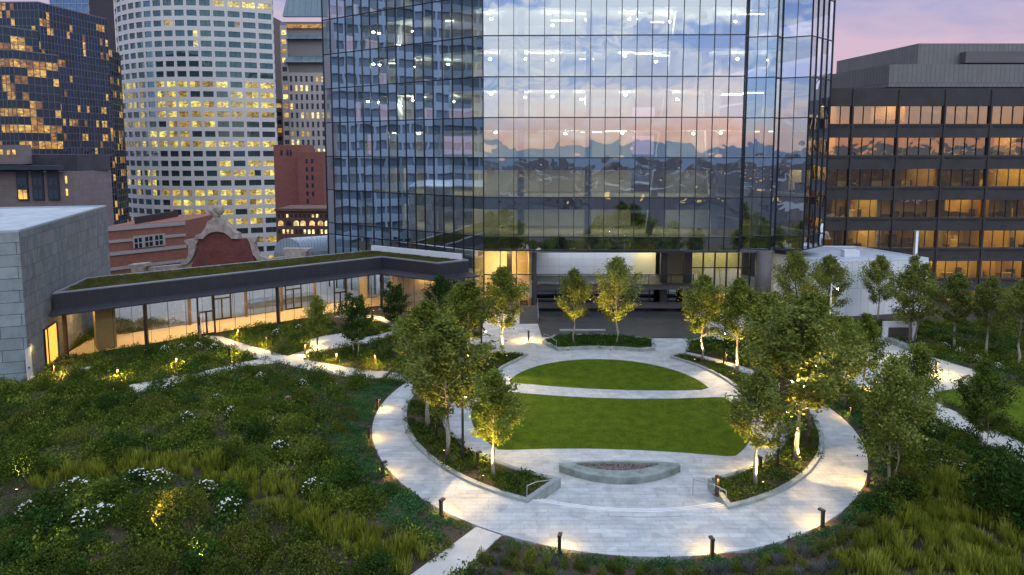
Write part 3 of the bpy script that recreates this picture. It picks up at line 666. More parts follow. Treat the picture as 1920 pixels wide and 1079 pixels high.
# named shrubs of the left garden (photo position, radius, height)
BIG = [
 ('round0', 330, 985, 1.25, 1.5, 'big round olive shrub above the bare mulch hollow with the small ground light'),
 ('round1', 270, 975, .9, 1.2, 'round shrub lit gold on its flank, beside the mulch hollow'),
 ('round2', 560, 1092, 1.3, 1.3, 'broad olive shrub at the bottom edge, right of the mulch hollow'),
 ('round0', 460, 1040, 1.0, 1.25, 'tall soft olive shrub on the right rim of the mulch hollow'),
 ('round2', 260, 1090, 1.1, 1.1, 'pale olive shrub at the bottom edge, left of the mulch hollow'),
 ('round1', 90, 1085, 1.1, 1.0, 'yellowish round shrub in the bottom left corner'),
 ('round0', 420, 1100, .9, 1.0, 'olive shrub below the mulch hollow, cut by the bottom edge'),
 ('round1', 145, 745, 1.3, 1.2, 'round dark shrub near the granite building door'),
 ('round0', 285, 780, 1.2, 1.3, 'large grey green round shrub in the middle of the left garden'),
 ('round2', 60, 800, 1.1, 1.1, 'round shrub close to the left edge above the grass band'),
 ('round1', 20, 900, 1.4, 1.6, 'tall golden lit shrub at the left edge where the grass band begins'),
 ('round2', 575, 858, .8, .6, 'yellow green mounded shrub above the bend of the grass band'),
 ('loose0', 600, 960, .7, .8, 'leafy green shrub right of the grass band'),
 ('loose1', 640, 880, .8, .8, 'dark leafy shrub beside the juniper mat'),
 ('loose1', 90, 1000, 1.2, 1.0, 'dark leafy shrub behind the white hydrangea near the left edge'),
 ('loose2', 200, 940, 1.2, .9, 'silvery green shrub inside the curve of the grass band'),
 ('round1', 1750, 870, 1.3, 1.2, 'bright leafy shrub between the two multi stemmed trees on the right'),
 ('loose0', 1700, 940, 1.0, 1.0, 'leafy shrub in front of the two white stems'),
 ('loose0', 1660, 800, 1.0, 1.1, 'shrub beside the tall path light on the east path'),
 ('fir0', 1893, 975, 1.7, 2.6, 'dark feathery evergreen at the right edge'),
 ('fir0', 1960, 1010, 1.4, 2.0, 'dark evergreen mostly outside the right edge'),
 ('round0', 1640, 1010, .5, .5, 'low shrub behind the right front bollard'),
 ('loose1', 1640, 960, .8, .8, 'dark shrub in the bed right of the ring path'),
 ('loose2', 1430, 660, .8, .9, 'shrub under the low tree by the brown column'),
 ('loose1', 820, 640, .9, .9, 'shrub at the foot of the dark tree by the gallery end'),
]
for k, a, b, s_, h_, lab in BIG:
    x, y, z = UG(a, b)
    s_ *= 1.35; h_ *= 1.25
    if k.startswith('fir'): shrub(k, x, y, s_, h_, 'evergreen_shrub', lab, 'named shrubs of the garden', z, cat='evergreen')
    else: shrub(k, x, y, s_, h_, 'shrub', lab, 'named shrubs of the garden', z)
HYD = [
 (310, 664, 'white', 'white hydrangea at the left end of the flower row below the gallery'), (340, 660, 'white', 'white hydrangea in the flower row below the gallery, near the second column'),
 (372, 655, 'white', 'white hydrangea in the flower row below the gallery, left of the door path'), (402, 660, 'white', 'white hydrangea at the right end of the flower row below the gallery'),
 (490, 715, 'white', 'white flowering bush just below the path junction'), (565, 730, 'white', 'white flowering bush below the wide garden path, right of the junction'),
 (541, 765, 'pink', 'pale pink hydrangea clump, the upper one in the middle of the left garden'), (512, 803, 'pink', 'pink and white hydrangea clump, the lower one in the middle of the left garden'),
 (435, 785, 'white', 'small white flowering bush left of the pink hydrangeas'), (382, 930, 'white', 'greyish white flowering bush above the round olive shrub'),
 (432, 965, 'white', 'white flowering bush right of the round olive shrub'), (163, 985, 'white', 'large white hydrangea near the left edge, left of the mulch hollow'),
 (190, 975, 'white', 'second white hydrangea near the left edge, nearest the mulch hollow'), (60, 965, 'white', 'faint white flowering bush at the far left edge'),
 (520, 632, 'white', 'white flowering bush in the bed between gallery and patio'), (560, 622, 'white', 'white flowering bush left of the small tree by the gallery'),
 (1806, 893, 'pink', 'dusty pink hydrangea in front of the dark multi stemmed tree'), (1775, 885, 'pink', 'pink hydrangea left of its neighbour on the right slope'),
 (1746, 812, 'pink', 'pinkish hydrangea beside the east path'), (1700, 810, 'pink', 'greyish pink hydrangea right of the thin orange lit tree'),
 (1800, 668, 'white', 'white flowering bush between the first two trees of the office side'), (1830, 680, 'white', 'white flowering bush at the foot of the middle office side tree'),
 (317, 735, 'white', 'low white flowers in the upper left bed, below the narrow path'), (407, 758, 'white', 'scattered white flowers left of the small flowering bush'), (350, 792, 'white', 'pale flowers beside the large grey green round shrub'),
 (297, 908, 'white', 'white flowers just below the grass band, left'), (138, 925, 'white', 'pale flowers below the grass band near the left edge'), (525, 851, 'white', 'small pale flowers above the bend of the grass band'), (590, 925, 'white', 'pale flowers right of the grass band'), (255, 905, 'white', 'greyish flowers under the left part of the grass band'),
 (1870, 695, 'white', 'white flowering bush between the last two trees of the office side'), (1770, 655, 'white', 'white flowering bush left of the office side trees'),
]
for a, b, c, lab in HYD:
    x, y, z = UG(a, b); s_ = .62+.02*(y < 45)*10*rng.uniform(.5, 1.5)
    shrub('loose%d' % rng.integers(0, 2), x, y, s_*rng.uniform(.85, 1.15), rng.uniform(.65, .85), 'hydrangea', lab, 'flowering bushes', z, M_flora if c == 'white' else M_florb, 'flowering shrub')
# dwarf boxwood and lavender along the bottom edge of the ring
def rowpts(e0, n, a0, a1, jit):
    out = []
    for k in range(n):
        a = R(a0+(a1-a0)*(k+.5)/n); x = RO[0]+RO[2]*e0*math.cos(a)+rng.normal(0, jit); y = RO[1]+RO[3]*e0*math.sin(a)+rng.normal(0, jit); out.append((x, y))
    return out
for e0, n, zz in ((1.075, 54, 'first'), (1.125, 54, 'second'), (1.18, 54, 'third')):
    for x, y in rowpts(e0, n, 238, 322, .14):
        if not free(x, y): continue
        k = rng.integers(0, 5)
        if k < 4: shrub('box%d' % (k % 2), x, y, .36*rng.uniform(.8, 1.2), .5*rng.uniform(.75, 1.15), 'dwarf_boxwood', 'knee high bushy boxwood in the %s row outside the juniper of the ring path' % zz, 'dwarf boxwoods below the ring path')
        else: shrub('lav0', x, y, .42, .42, 'lavender', 'grey lavender tuft in the %s row outside the juniper of the ring path' % zz, 'lavender tufts below the ring path', cat='lavender')
# loose shrubs through the beds
zones = [('left garden', 'in the big bed between the grass band and the garden path', lambda x, y: (x < -4) & (y < 58) & (y > 36), 95), ('lower left garden', 'in the bed below the grass band', lambda x, y: (x < -6) & (y <= 36), 34),
         ('gallery bed', 'in the beds between the garden path and the gallery', lambda x, y: (x < -4) & (y >= 58), 34), ('right slope', 'on the planted slope right of the ring path', lambda x, y: (x > 20) & (y < 55), 52), ('office side bed', 'in the bed in front of the penthouse and office block', lambda x, y: (x > 20) & (y >= 55), 40)]
for zn, where, fn, cnt in zones:
    pts = []
    for _ in range(6000):
        x = rng.uniform(-60, 57); y = rng.uniform(22, 77)
        if fn(x, y) and free(x, y, .6) and not (zn == 'right slope' and (not free(x, y+1.6) or not free(x, y+3.0))) and in_view(x, y) and not z_grass(x, y) and all((x-a)**2+(y-b)**2 > 1.7 for a, b in pts): pts.append((x, y))
        if len(pts) >= cnt: break
    for x, y in pts:
        k = rng.choice(['loose0', 'loose1', 'loose2', 'round1', 'round0'], p=[.27, .24, .18, .17, .14]); s_ = rng.uniform(.6, 1.2)
        d_ = {'loose0': 'mid green leafy', 'loose1': 'dark green leafy', 'loose2': 'open green', 'round1': 'tight green rounded', 'round0': 'olive rounded'}[k]
        shrub(k, x, y, s_, s_*rng.uniform(.8, 1.2), 'shrub', '%s shrub %s' % (d_, where), '%s shrubs of the %s' % (d_, zn))
for i in range(30):
    x, y, z = UG(rng.uniform(1600, 1915), rng.uniform(900, 1079))
    if free(x, y, .3) and inpoly(x, y, GR2): shrub('tuft%d' % (i % 2), x, y, .5, .75, 'grass_tuft', 'arching pale green grass tuft on the slope in the bottom right corner', 'grass tufts bottom right', z, cat='grass tuft')

# ------------------------------------------------------------------ path lights
def nearest_path(x, y):
    best = (1e9, 0, 0)
    e = math.atan2((y-RO[1])/RO[3], (x-RO[0])/RO[2])
    for k in (.93,):
        p = (RO[0]+RO[2]*k*math.cos(e), RO[1]+RO[3]*k*math.sin(e)); best = ((p[0]-x)**2+(p[1]-y)**2, *p)
    for P in PATHS:
        for k in range(len(P)):
            a = P[k]; b = P[(k+1) % len(P)]
            for t in np.linspace(0, 1, 9):
                q = (a[0]*(1-t)+b[0]*t, a[1]*(1-t)+b[1]*t); d = (q[0]-x)**2+(q[1]-y)**2
                if d < best[0]: best = (d, *q)
    return best
def spot(x, y, z, tx, ty, tz, e, col, ang, blend, parent, rad=.05, name='lamp_light'):
    l = bpy.data.lights.new(name, 'SPOT'); l.energy = e; l.color = col; l.spot_size = R(ang); l.spot_blend = blend; l.shadow_soft_size = rad
    o = link(bpy.data.objects.new(name, l), parent); o.location = (x, y, z); o.rotation_euler = Vector((tx, ty, tz)).to_track_quat('-Z', 'Y').to_euler(); return o
WARM = (1, .60, .13)
M_boll = mat('bollard bronze', (.055, .042, .036), .45, .4)
def bollard(bx, by, label, h=.9, e=60, zb=None, big=False, toward=None):
    x, y, z = UG(bx, by)
    if zb is not None:
        for _ in range(4): x, y = U(bx, by, z); z = zb(x, y)
    d, nx, ny = nearest_path(x, y)
    if toward: nx, ny = toward
    rz = math.atan2(ny-y, nx-x)
    r = empty('bollard_light', (x, y, z), rz, label, 'bollard light', 'bronze bollard lights along the paths')
    bm_ = MB().box(-.07, .07, -.08, .08, -.05, h-.1); bm_.build('post', M_boll, r)
    MB().box(-.085, .26, -.095, .095, h-.1, h).build('lamp_head', M_boll, r)
    MB().box(.06, .22, -.06, .06, h-.115, h-.102).build('lens', M_lampw, r)
    MB().box(-.12, .12, -.12, .12, -.05, .015).build('base_plate', M_boll, r)
    spot(.16, 0, h-.14, .35 if h < 1 else .05, 0, -1, e, WARM, 150 if h < 1 else 172, .7, r, .04)
BOL = [
 (1049, 1036, 'bollard light at the bottom of the ring path, left of centre', None), (1335, 1043, 'bollard light at the bottom of the ring path, right of centre', None), (1542, 987, 'bollard light on the lower right curve of the ring path', None),
 (1628, 912, 'bollard light at the right side of the ring path by the white stems', None), (827, 967, 'bollard light on the lower left curve of the ring path', None), (718, 893, 'bollard light at the left side of the ring path', None),
 (691, 824, 'bollard light at the leftmost point of the ring path', None), (708, 768, 'bollard light where the ring path bends up to the garden path', None), (1596, 783, 'bollard light on the upper right curve of the ring path', None),
 (220, 715, 'bollard light glowing at the far left end of the narrow garden path', None), (331, 693, 'bollard light along the narrow garden path below the gallery', None), (431, 675, 'bollard light hidden in lit foliage near the path junction', None),
 (448, 637, 'bollard light beside the gallery door path', None), (502, 653, 'bollard light on the upper side of the wide path, before the junction', None), (595, 648, 'bollard light at the corner of the small patio', None),
 (572, 666, 'short bollard light at the junction, beside the small tree', None), (632, 683, 'bollard light on the upper edge of the wide path, right of the junction', None), (704, 687, 'bollard light on the wide path nearest the ring path', None),
 (698, 600, 'bollard light by the second gallery door', None), (1755, 702, 'bollard light at the tip of the triangular bed on the east terrace', None), (1643, 738, 'bollard light on the east path with a flat head', None), (991, 642, 'bollard light below the lit lobby by the steps', None), (101, 708, 'dark bollard beside the granite building door', None),
]
for a, b, lab, zb in BOL: bollard(a, b, lab, zb=zb, e=55 if b > 750 else 260, h=.9 if b > 750 else 1.2)
bollard(1344, 928, 'thick dark bollard at the front tip of the right crescent planter', h=1.15, zb=zp(1), e=30)
bollard(1425, 880, 'low bollard on the inner edge of the right crescent planter', h=.8, zb=zp(1), toward=(10, 48), e=80)
bollard(896, 868, 'low bollard on the inner edge of the left crescent planter', h=.7, zb=zp(0), toward=(5, 48), e=80)
bollard(911, 668, 'bollard in the rear end of the left crescent planter', h=.9, zb=zp(0), e=80)
bollard(1362, 677, 'bollard in the rear end of the right crescent planter', h=.9, zb=zp(1), e=80)
# ground spots that light the trees
M_lampd = emis('ground spot glow', (1, .6, .25), 2.2)
M_can = mat('black spot housing', (.02, .02, .02), .5)
def uplight(bx, by, label, e=40, zb=None, tilt=(0, 0), big=.0):
    by += 9; x, y, z = UG(bx, by)
    if zb is not None:
        for _ in range(4): x, y = U(bx, by, z); z = zb(x, y)
    tilt = (tilt[0], tilt[1]+.22)
    r = empty('ground_spot', (x, y, z), 0, label, 'ground spotlight', 'ground spotlights under the trees')
    MB().tube([(0, 0, 0), (0, 0, .12)], .02, 6).build('stake', M_can, r)
    MB().tube([(0, 0, .12), (tilt[0]*.15, tilt[1]*.15, .30)], [.05, .065], 10).build('housing', M_can, r)
    MB().tube([(tilt[0]*.151, tilt[1]*.151, .302), (tilt[0]*.155, tilt[1]*.155, .31)], .055, 10).build('lens', M_lampd, r)
    spot(tilt[0]*.17, tilt[1]*.17, .42, tilt[0], tilt[1], 1, e, (1, .60, .14), 85, .7, r, .05)
UPL = [(905, 893, 'ground spotlight at the foot of the birch in the left tip planter', 0, (.2, .1)), (832, 845, 'ground spotlight beside the white stemmed tree by the lamp post', 0, (.1, .2)), (798, 793, 'ground spotlight behind the left lamp post', 0, (.1, .1)),
       (1302, 671, 'ground spotlight under the yellow lit rear right tree', 1, (.2, .0)), (1374, 698, 'ground spotlight at the foot of the slender rear right tree', 1, (.1, 0)), (1500, 858, 'ground spotlight under the glowing tree by the branching lamp', 1, (0, .1)), (1432, 905, 'ground spotlight beside the white trunk near the stair rail', 1, (-.2, .1)),
       (950, 664, 'ground spotlight under the tree before the lobby', 0, (0, .1)), (870, 686, 'ground spotlight under the long stemmed tree', 0, (.1, 0)), (1440, 748, 'ground spotlight under the middle tree of the right crescent', 1, (.1, 0)),
       (1596, 765, 'ground spotlight beside the thin tree by the ring path', None, (-.1, 0)), (1630, 742, 'ground spotlight below the orange lit thin tree', None, (-.2, .1)), (300, 1000, 'ground spotlight glowing on the gold flanked shrub', None, (-.3, .3)), (383, 1055, 'ground spotlight standing in the bare mulch hollow', None, (-.5, .2)),
       (105, 1010, 'ground spotlight behind the left hydrangea', None, (.2, .3)), (80, 775, 'ground spotlight lighting a shrub near the granite building', None, (0, .2)), (30, 920, 'ground spotlight in the golden shrub at the left edge', None, (0, .2)), (1065, 650, 'ground spotlight under the left terrace tree', 2, (.1, 0)), (1145, 650, 'ground spotlight under the right terrace tree', 2, (.1, 0)), (1480, 655, 'ground spotlight under the broad tree by the brown column', None, (.1, 0)), (1560, 640, 'ground spotlight under the tree by the white lamp post', None, (0, 0)), (775, 718, 'ground spotlight under the grey green tree at the path end', None, (0, 0))]
for a, b, lab, k, tl in UPL: uplight(a, b, lab, zb=None if k is None else zp(k), tilt=tl, e=1500 if k is not None else 420)
# lamp posts
def lamp_post(bx, by, ty, label, arms, zb=None, m=None, ly=None, e=700, col=(1, .68, .3)):
    m = m or M_dark; x, y, z = UG(bx, by)
    if zb is not None:
        for _ in range(4): x, y = U(bx, by, z); z = zb(x, y)
    h = XZ(bx, ty, y)[1]-z
    r = empty('lamp_post', (x, y, z), 0, label, 'lamp post', 'spotlight posts of the garden')
    MB().tube([(0, 0, 0), (0, 0, h*.6), (0, 0, h)], [.085, .075, .07], 12).build('post', m, r, smooth=False)
    MB().tube([(0, 0, 0), (0, 0, .05)], .16, 14).build('base', m, r)
    for (ax, ay, az, hh) in arms:
        d = Vector((ax, ay, az)).normalized(); p = Vector((0, 0, h*hh)); a = p+d*.12; b = a+d*.62
        s_ = MB().tube([a, b], [.055, .075], 10).build('spotlight', m, r)
        MB().tube([tuple(b+d*.002), tuple(b+d*.012)], .062, 10).build('lens', M_lamph, s_)
        MB().bar(p, a, .04).build('bracket', m, s_)
        spot(*(b+d*.06), *d, e, col, 70, .5, r, .06)
lamp_post(868, 868, 697, 'dark spotlight post with one glowing head, between the trees of the left crescent planter', [(.25, -.5, -.6, .84), (.6, .5, -.35, .92)], zb=zp(0))
lamp_post(1458, 880, 709, 'branching spotlight post with angled heads in the right crescent planter', [(-.7, -.35, -.2, .86), (.75, -.3, .6, .90), (.6, .1, -.9, .74)], zb=zp(1))
lamp_post(819, 822, 650, 'thin dark post behind the white stemmed tree of the left crescent', [(.5, -.5, -.6, .9)], zb=zp(0))
lamp_post(1510, 842, 690, 'dark post behind the branching spotlight post', [(-.5, -.5, -.6, .88), (.7, .4, .6, .92)], zb=zp(1))
lamp_post(1357, 684, 606, 'dark post with a small glowing head at the rear of the right crescent planter', [(-.2, -.6, -.5, .9)], zb=zp(1))
lamp_post(1554, 640, 532, 'white post with a bright floodlight in front of the white penthouse', [(.5, -.8, -.35, .97)], m=M_white, e=900, col=(1, .85, .6))
lamp_post(903, 700, 600, 'dark post at the rear of the left crescent planter', [(.5, -.5, -.6, .9)], zb=zp(0))
# slim silver posts by the gallery doors
for a, b, t_, lab in ((376, 644, 586, 'slim pale card reader post beside the first gallery door'), (638, 598, 573, 'slim pale card reader post beside the second gallery door')):
    x, y, z = UG(a, b); h = XZ(a, t_, y)[1]-z
    o = MB().box(-.08, .08, -.06, .06, 0, h).box(-.065, .065, -.07, -.061, h*.6, h*.85, 1).build('reader_post', [M_steel, M_dark]); o.location = (x, y, z); tag(o, lab, 'access post', 'access posts by the doors')

# ------------------------------------------------------------------ stone bench with fire bowl
sx0, sx1, sy0, sy1 = 2.9, 10.55, 39.3, 41.35
def lens_pts(pad, n=40):
    """outline: a long rear edge, bowed front, blunt ends"""
    f_ = [(x, 40.95-(1.75)*(1-((x-6.72)/3.95)**2)) for x in np.linspace(2.95, 10.5, n)]
    b_ = [(x, 41.12+.33*(1-((x-6.72)/3.95)**2)) for x in np.linspace(10.5, 2.95, n)]
    P = f_+b_; return offset(P, pad) if pad else P
be = empty('stone_bench', (0, 0, 0), 0, 'long lens shaped granite bench with a gravel filled hollow in front of the lawn', 'bench')
O0 = lens_pts(0); O1 = offset(O0, .07); I1 = [(6.6+(x-6.72)*.68, 40.68+(y-40.45)*.5) for x, y in O0]; 
b_ = MB(); n = len(O0)
rings = [[(x, y, -.05) for x, y in O0], [(x, y, .42) for x, y in O0], [(x, y, .46) for x, y in O1], [(x, y, .46) for x, y in I1], [(x, y, .30) for x, y in I1]]
for k, rg in enumerate(rings):
    b_.v += rg
    if k:
        for j in range(n): b_.f.append(((k-1)*n+j, (k-1)*n+(j+1) % n, k*n+(j+1) % n, k*n+j)); b_.m.append(0)
b_.build('bench_body', M_stone, be)
gr = MB(); gr.prism(I1, .2, .33); gr.build('gravel_bed', M_soil, be)
bm = bmesh.new(); r_ = np.random.default_rng(5)
for k in range(1500):
    x = r_.uniform(3.5, 9.8); y = r_.uniform(39.7, 41.3)
    if not inpoly(x, y, offset(I1, .05)): continue
    ret = bmesh.ops.create_icosphere(bm, subdivisions=1, radius=r_.uniform(.025, .05)); 
    for v in ret['verts']: v.co = Vector((v.co.x*r_.uniform(.8, 1.4), v.co.y, v.co.z*.7))+Vector((x, y, .345))
me = bpy.data.meshes.new('gravel'); bm.to_mesh(me); bm.free(); me.materials.append(mat('lava gravel', (.20, .15, .14), .8, var=.6, vscale=25)); o = link(bpy.data.objects.new('gravel', me), be); o['kind'] = 'stuff'
# handrails at the steps
def handrail(pi, po, label):
    (xi, yi), (xo, yo) = pi, po
    r = empty('handrail', (xi, yi, 0), 0, label, 'handrail', 'steel handrails of the plaza steps'); dx, dy = xo-xi, yo-yi
    for (u, z0, z1) in ((0, 0, .94), (1, .45, 1.28)): MB().tube([(dx*u, dy*u, z0-.02), (dx*u, dy*u, z1)], .024, 8).build('post', M_steel, r)
    MB().tube([(0, 0, .94), (dx*.62, dy*.62, 1.25), (dx*.7, dy*.7, 1.28), (dx, dy, 1.28)], .024, 8).build('rail', M_steel, r)
handrail(U(1039, 928, 0), U(988, 938, .45), 'steel handrail at the left end of the plaza steps')
handrail(U(1299, 928, 0), U(1361, 948, .45), 'steel handrail at the right end of the plaza steps')
handrail(U(1043, 657, 0), U(1020, 650, 0), 'small steel handrail at the left corner of the short rear planter')

# ================================================================== buildings
def HIT(px_, py_, A, B):
    """photo pixel -> point on the upright plane through plan points A and B"""
    a = (px_-CX)/F; b = -(py_-CY)/F
    d = (a, math.cos(TH)+b*math.sin(TH), -math.sin(TH)+b*math.cos(TH)); ex, ey = B[0]-A[0], B[1]-A[1]
    t = (A[0]*ey-A[1]*ex)/(d[0]*ey-d[1]*ex); return (d[0]*t, d[1]*t, H+d[2]*t)
def proj(p):
    y = p[1]*math.cos(TH)-(p[2]-H)*math.sin(TH); zc = p[1]*math.sin(TH)+(p[2]-H)*math.cos(TH)
    return (CX+F*p[0]/y, CY-F*zc/y) if y > .1 else (1e5, 1e5)
def add_windows(parent, quads, m, rnd, limit=100, name='window'):
    """every pane is a part of its building; past the limit the ones that show smallest go into one 'stuff' part"""
    def vis(q):
        P = [proj(v) for v in q]; cx = sum(p[0] for p in P)/4; cy = sum(p[1] for p in P)/4
        ar = abs((P[0][0]-P[2][0])*(P[1][1]-P[3][1])-(P[1][0]-P[3][0])*(P[0][1]-P[2][1]))/2
        return ar if (0 < cx < 1920 and 0 < cy < 1079) else ar*1e-3
    order = sorted(range(len(quads)), key=lambda k: -vis(quads[k]))
    for k in order[:limit]:
        s = MB(); s.quad(*quads[k]); s.build(name, m, parent, rnd=[rnd[k]])
    rest = order[limit:]
    if rest:
        s = MB(); [s.quad(*quads[k]) for k in rest]; o = s.build(name+'_field', m, parent, rnd=[rnd[k] for k in rest]); o['kind'] = 'stuff'
def gridface(mb, wins, A, B, z0, nz, dz, nx, pier, band, depth, skip=None):
    """a wall of nz storeys and nx bays: bands and piers stand proud by depth, panes sit back in them; n is the outward side"""
    A = Vector((*A, 0)); B = Vector((*B, 0)); u = (B-A).normalized(); ln = (B-A).length; n = Vector((u.y, -u.x, 0))
    if n.dot(A) > 0: n = -n
    M = Matrix(((u.x, n.x, 0, A.x), (u.y, n.y, 0, A.y), (0, 0, 1, 0), (0, 0, 0, 1))); w_ = ln/nx
    P = lambda x, z, d=0.: tuple(M @ Vector((x, d, z)))
    for k in range(nz):
        z = z0+k*dz
        if band: mb.box(0, ln, -.3, depth, z, z+band, 0, M)
        for j in range(nx):
            if skip and skip(k, j): continue
            wins.append((P(j*w_+pier/2, z+band, .001), P((j+1)*w_-pier/2, z+band, .001), P((j+1)*w_-pier/2, z+dz, .001), P(j*w_+pier/2, z+dz, .001)))
    if pier:
        for j in range(nx+1): mb.box(max(0, j*w_-pier/2), min(ln, j*w_+pier/2), -.3, depth-.012, z0, z0+nz*dz, 0, M)
    mb.box(0, ln, -.3, depth+.004, z0+nz*dz, z0+nz*dz+max(band, .3), 0, M)
def litrnd(n, frac, runs=.5, r=rng, base=.5):
    """random pane values, in runs, so that neighbouring offices are lit together"""
    out = []; on = False
    for k in range(n):
        if k == 0 or r.uniform() > runs: on = r.uniform() < frac
        out.append(r.uniform(0, base*.98) if on else r.uniform(base*1.02, 1))
    return out

# ---- the glass tower
P0, P1, P2, P3, P4, P5, P6, P7 = (-24.4, 90.), (-3.1, 75.), (24.9, 74.3), (25.7, 76.), (28.6, 75.2), (29.6, 76.4), (32.2, 75.0), (36.2, 78.7)
TW = empty('glass_tower', (5, 90, 0), 0, 'large faceted blue glass office tower with lit floors behind the round lawn', 'office tower')
def loc(o):      # parts keep world coordinates although the thing's origin is at its base
    o.matrix_parent_inverse = Matrix.Translation((-TW.location.x, -TW.location.y, -TW.location.z)); return o
_link = link
def link(o, parent=None):
    _link(o, parent)
    if parent is not None and parent.get('world_parts'): o.matrix_parent_inverse = Matrix.Translation(-parent.location)
    return o
def building(name, at_, label, cat='building', group=None):
    e = empty(name, (at_[0], at_[1], at_[2] if len(at_) > 2 else -42), 0, label, cat, group); e['world_parts'] = True; return e
TW['world_parts'] = True
G_tow = glassm('tower glass', .52, (.84, .93, 1.0), (.60, .71, .76), wav=.5, wsc=.3)
ZL = [8.93, 10.42]+[10.42+4.35*k for k in range(1, 12)]
faces = [(P0, P1, 18, 0.), (P1, P2, 17, 8.93), (P2, P3, 1, 8.93), (P3, P4, 3, 8.93), (P4, P5, 1, 8.93), (P5, P6, 2, 8.93), (P6, P7, 4, 8.93)]
G_towl = glassm('tower glass left', .52, (.84, .93, 1.0), (.60, .71, .76), wav=.28, wsc=.22)
quads = []; mul = MB()
for A, B, n_, zlow in faces:
    A = Vector((*A, 0)); B = Vector((*B, 0)); u = (B-A).normalized(); ln = (B-A).length; w_ = ln/n_
    zz = ([0., 4.45]+ZL) if zlow == 0. else ZL
    ang = math.atan2(u.y, u.x); M = Matrix.Translation(A) @ Matrix.Rotation(ang, 4, 'Z')
    Pt = lambda x, z: tuple(M @ Vector((x, 0, z)))
    for k in range(len(zz)-1):
        for j in range(n_): quads.append((Pt(j*w_, zz[k]), Pt((j+1)*w_, zz[k]), Pt((j+1)*w_, zz[k+1]), Pt(j*w_, zz[k+1])))
    for z in zz: mul.box(0, ln, -.07, .07, z-.055, z+.055, 0, M)
    for j in range(n_+1): mul.box(j*w_-.03, j*w_+.03, -.11, .06, zz[0], zz[-1], 0, M)
# each pane a hair out of plane so that the mirror image breaks at the joints
Q2 = []
for q in quads:
    n_ = (Vector(q[1])-Vector(q[0])).cross(Vector(q[3])-Vector(q[0])).normalized(); a, b = rng.normal(0, .0018 if q[0][0] < -3.2 else .003, 2)
    wv = [(-1, -1), (1, -1), (1, 1), (-1, 1)]; Q2.append(tuple(tuple(Vector(p)+n_*(a*sx+b*sz)) for p, (sx, sz) in zip(q, wv)))
QL = [q for q in Q2 if q[0][0] < -3.2]; QF = [q for q in Q2 if q[0][0] >= -3.2]
add_windows(TW, QL, G_towl, [0]*len(QL), 20, name='window_pane'); add_windows(TW, QF, G_tow, [0]*len(QF), 80, name='window_pane')
mul.build('mullion_grid', mat('dark mullion', (.03, .035, .045), .35, .5), TW)
plan = [P0, P1, P2, P3, P4, P5, P6, P7, (30, 106), (-12, 110)]
pin = offset(plan, .35)
M_slab = mat('dark plenum edge', (.05, .07, .10), .6); M_ceil = mat('interior ceiling', (.5, .48, .42), .8); M_carp = mat('office floor', (.34, .32, .24), .8, var=.2, vscale=.4)
for k, z in enumerate(ZL[1:]):
    s = MB(); s.prism(pin, z-1.35, z-.03); o = s.build('floor_slab', [M_slab, M_ceil, M_carp], TW)
    for p in o.data.polygons:
        if p.normal.z < -.9: p.material_index = 1
        elif p.normal.z > .9: p.material_index = 2
MB().prism(pin, 8.75, 9.0).build('floor_slab', [M_carp], TW)
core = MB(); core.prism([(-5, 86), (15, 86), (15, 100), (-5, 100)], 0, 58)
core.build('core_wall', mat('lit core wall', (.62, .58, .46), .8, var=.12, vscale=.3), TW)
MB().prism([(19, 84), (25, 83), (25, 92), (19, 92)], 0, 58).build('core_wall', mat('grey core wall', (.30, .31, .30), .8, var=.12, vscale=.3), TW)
MB().prism([(-16.5, 92.), (-14.2, 90.4), (-12, 93.5), (-14.3, 95.)], 0, 58).build('core_wall', M_plast, TW)
M_col = mat('concrete tower column', (.40, .40, .42), .7)
for (xa, za, xb, zb_) in ((15.4, 9, 18.6, 36), (23.2, 9, 21.0, 36), (1.0, 9, 1.0, 40), (8.6, 9, 8.6, 40), (-9.5, 9, -8.0, 40), (27.5, 9, 29.4, 36)):
    MB().bar((xa, 77.6 if xa > -3 else 82.5, za), (xb, 77.6 if xa > -3 else 82.5, zb_), .75, .75).build('column', M_col, TW)
for (xa, ya) in ((-19, 88.6), (-13.8, 85.), (-8.4, 81.2)): MB().tube([(xa, ya, 0), (xa, ya, 58)], .4, 12).build('column', M_col, TW)
# bright bare work lamps hanging below the ceilings
stars = [(921, 35), (919, 110), (921, 176), (929, 248), (1180, 35), (1171, 104), (1173, 177), (1167, 249), (1323, 62), (1379, 40), (1383, 110), (1326, 120), (1351, 249), (1323, 186), (774, 58), (750, 85), (776, 125), (748, 141), (774, 187), (751, 198), (752, 255), (769, 256), (785, 250), (1036, 47), (1036, 112), (1036, 180), (985, 182), (1100, 108), (1230, 115), (1270, 186), (1090, 186), (1440, 112), (1440, 186), (1255, 40), (1100, 36), (985, 110), (700, 120), (690, 190), (840, 120), (850, 190), (830, 60), (700, 60), (1300, 250), (1060, 250), (1430, 250)]
M_star = emis('work lamp', (1, .93, .74), 160); M_tube = emis('ceiling strip light', (1, .95, .78), 6)
for (a, b) in stars:
    Y = 78. if a > 905 else 84.; x, z = XZ(a, b, Y); kz = [q-1.35 for q in ZL[1:] if q-1.35 > z-.4]; zt = kz[0] if kz else z
    z = min(z, zt-.12)
    s = MB().tube([(x, Y, z-.13), (x, Y, z)], .13, 10); o = s.build('ceiling_lamp', M_star, TW)
    if zt-z > .02: MB().tube([(x, Y, z+.002), (x, Y, zt)], .015, 5).build('lamp_cord', M_slab, o)
r_ = np.random.default_rng(3)
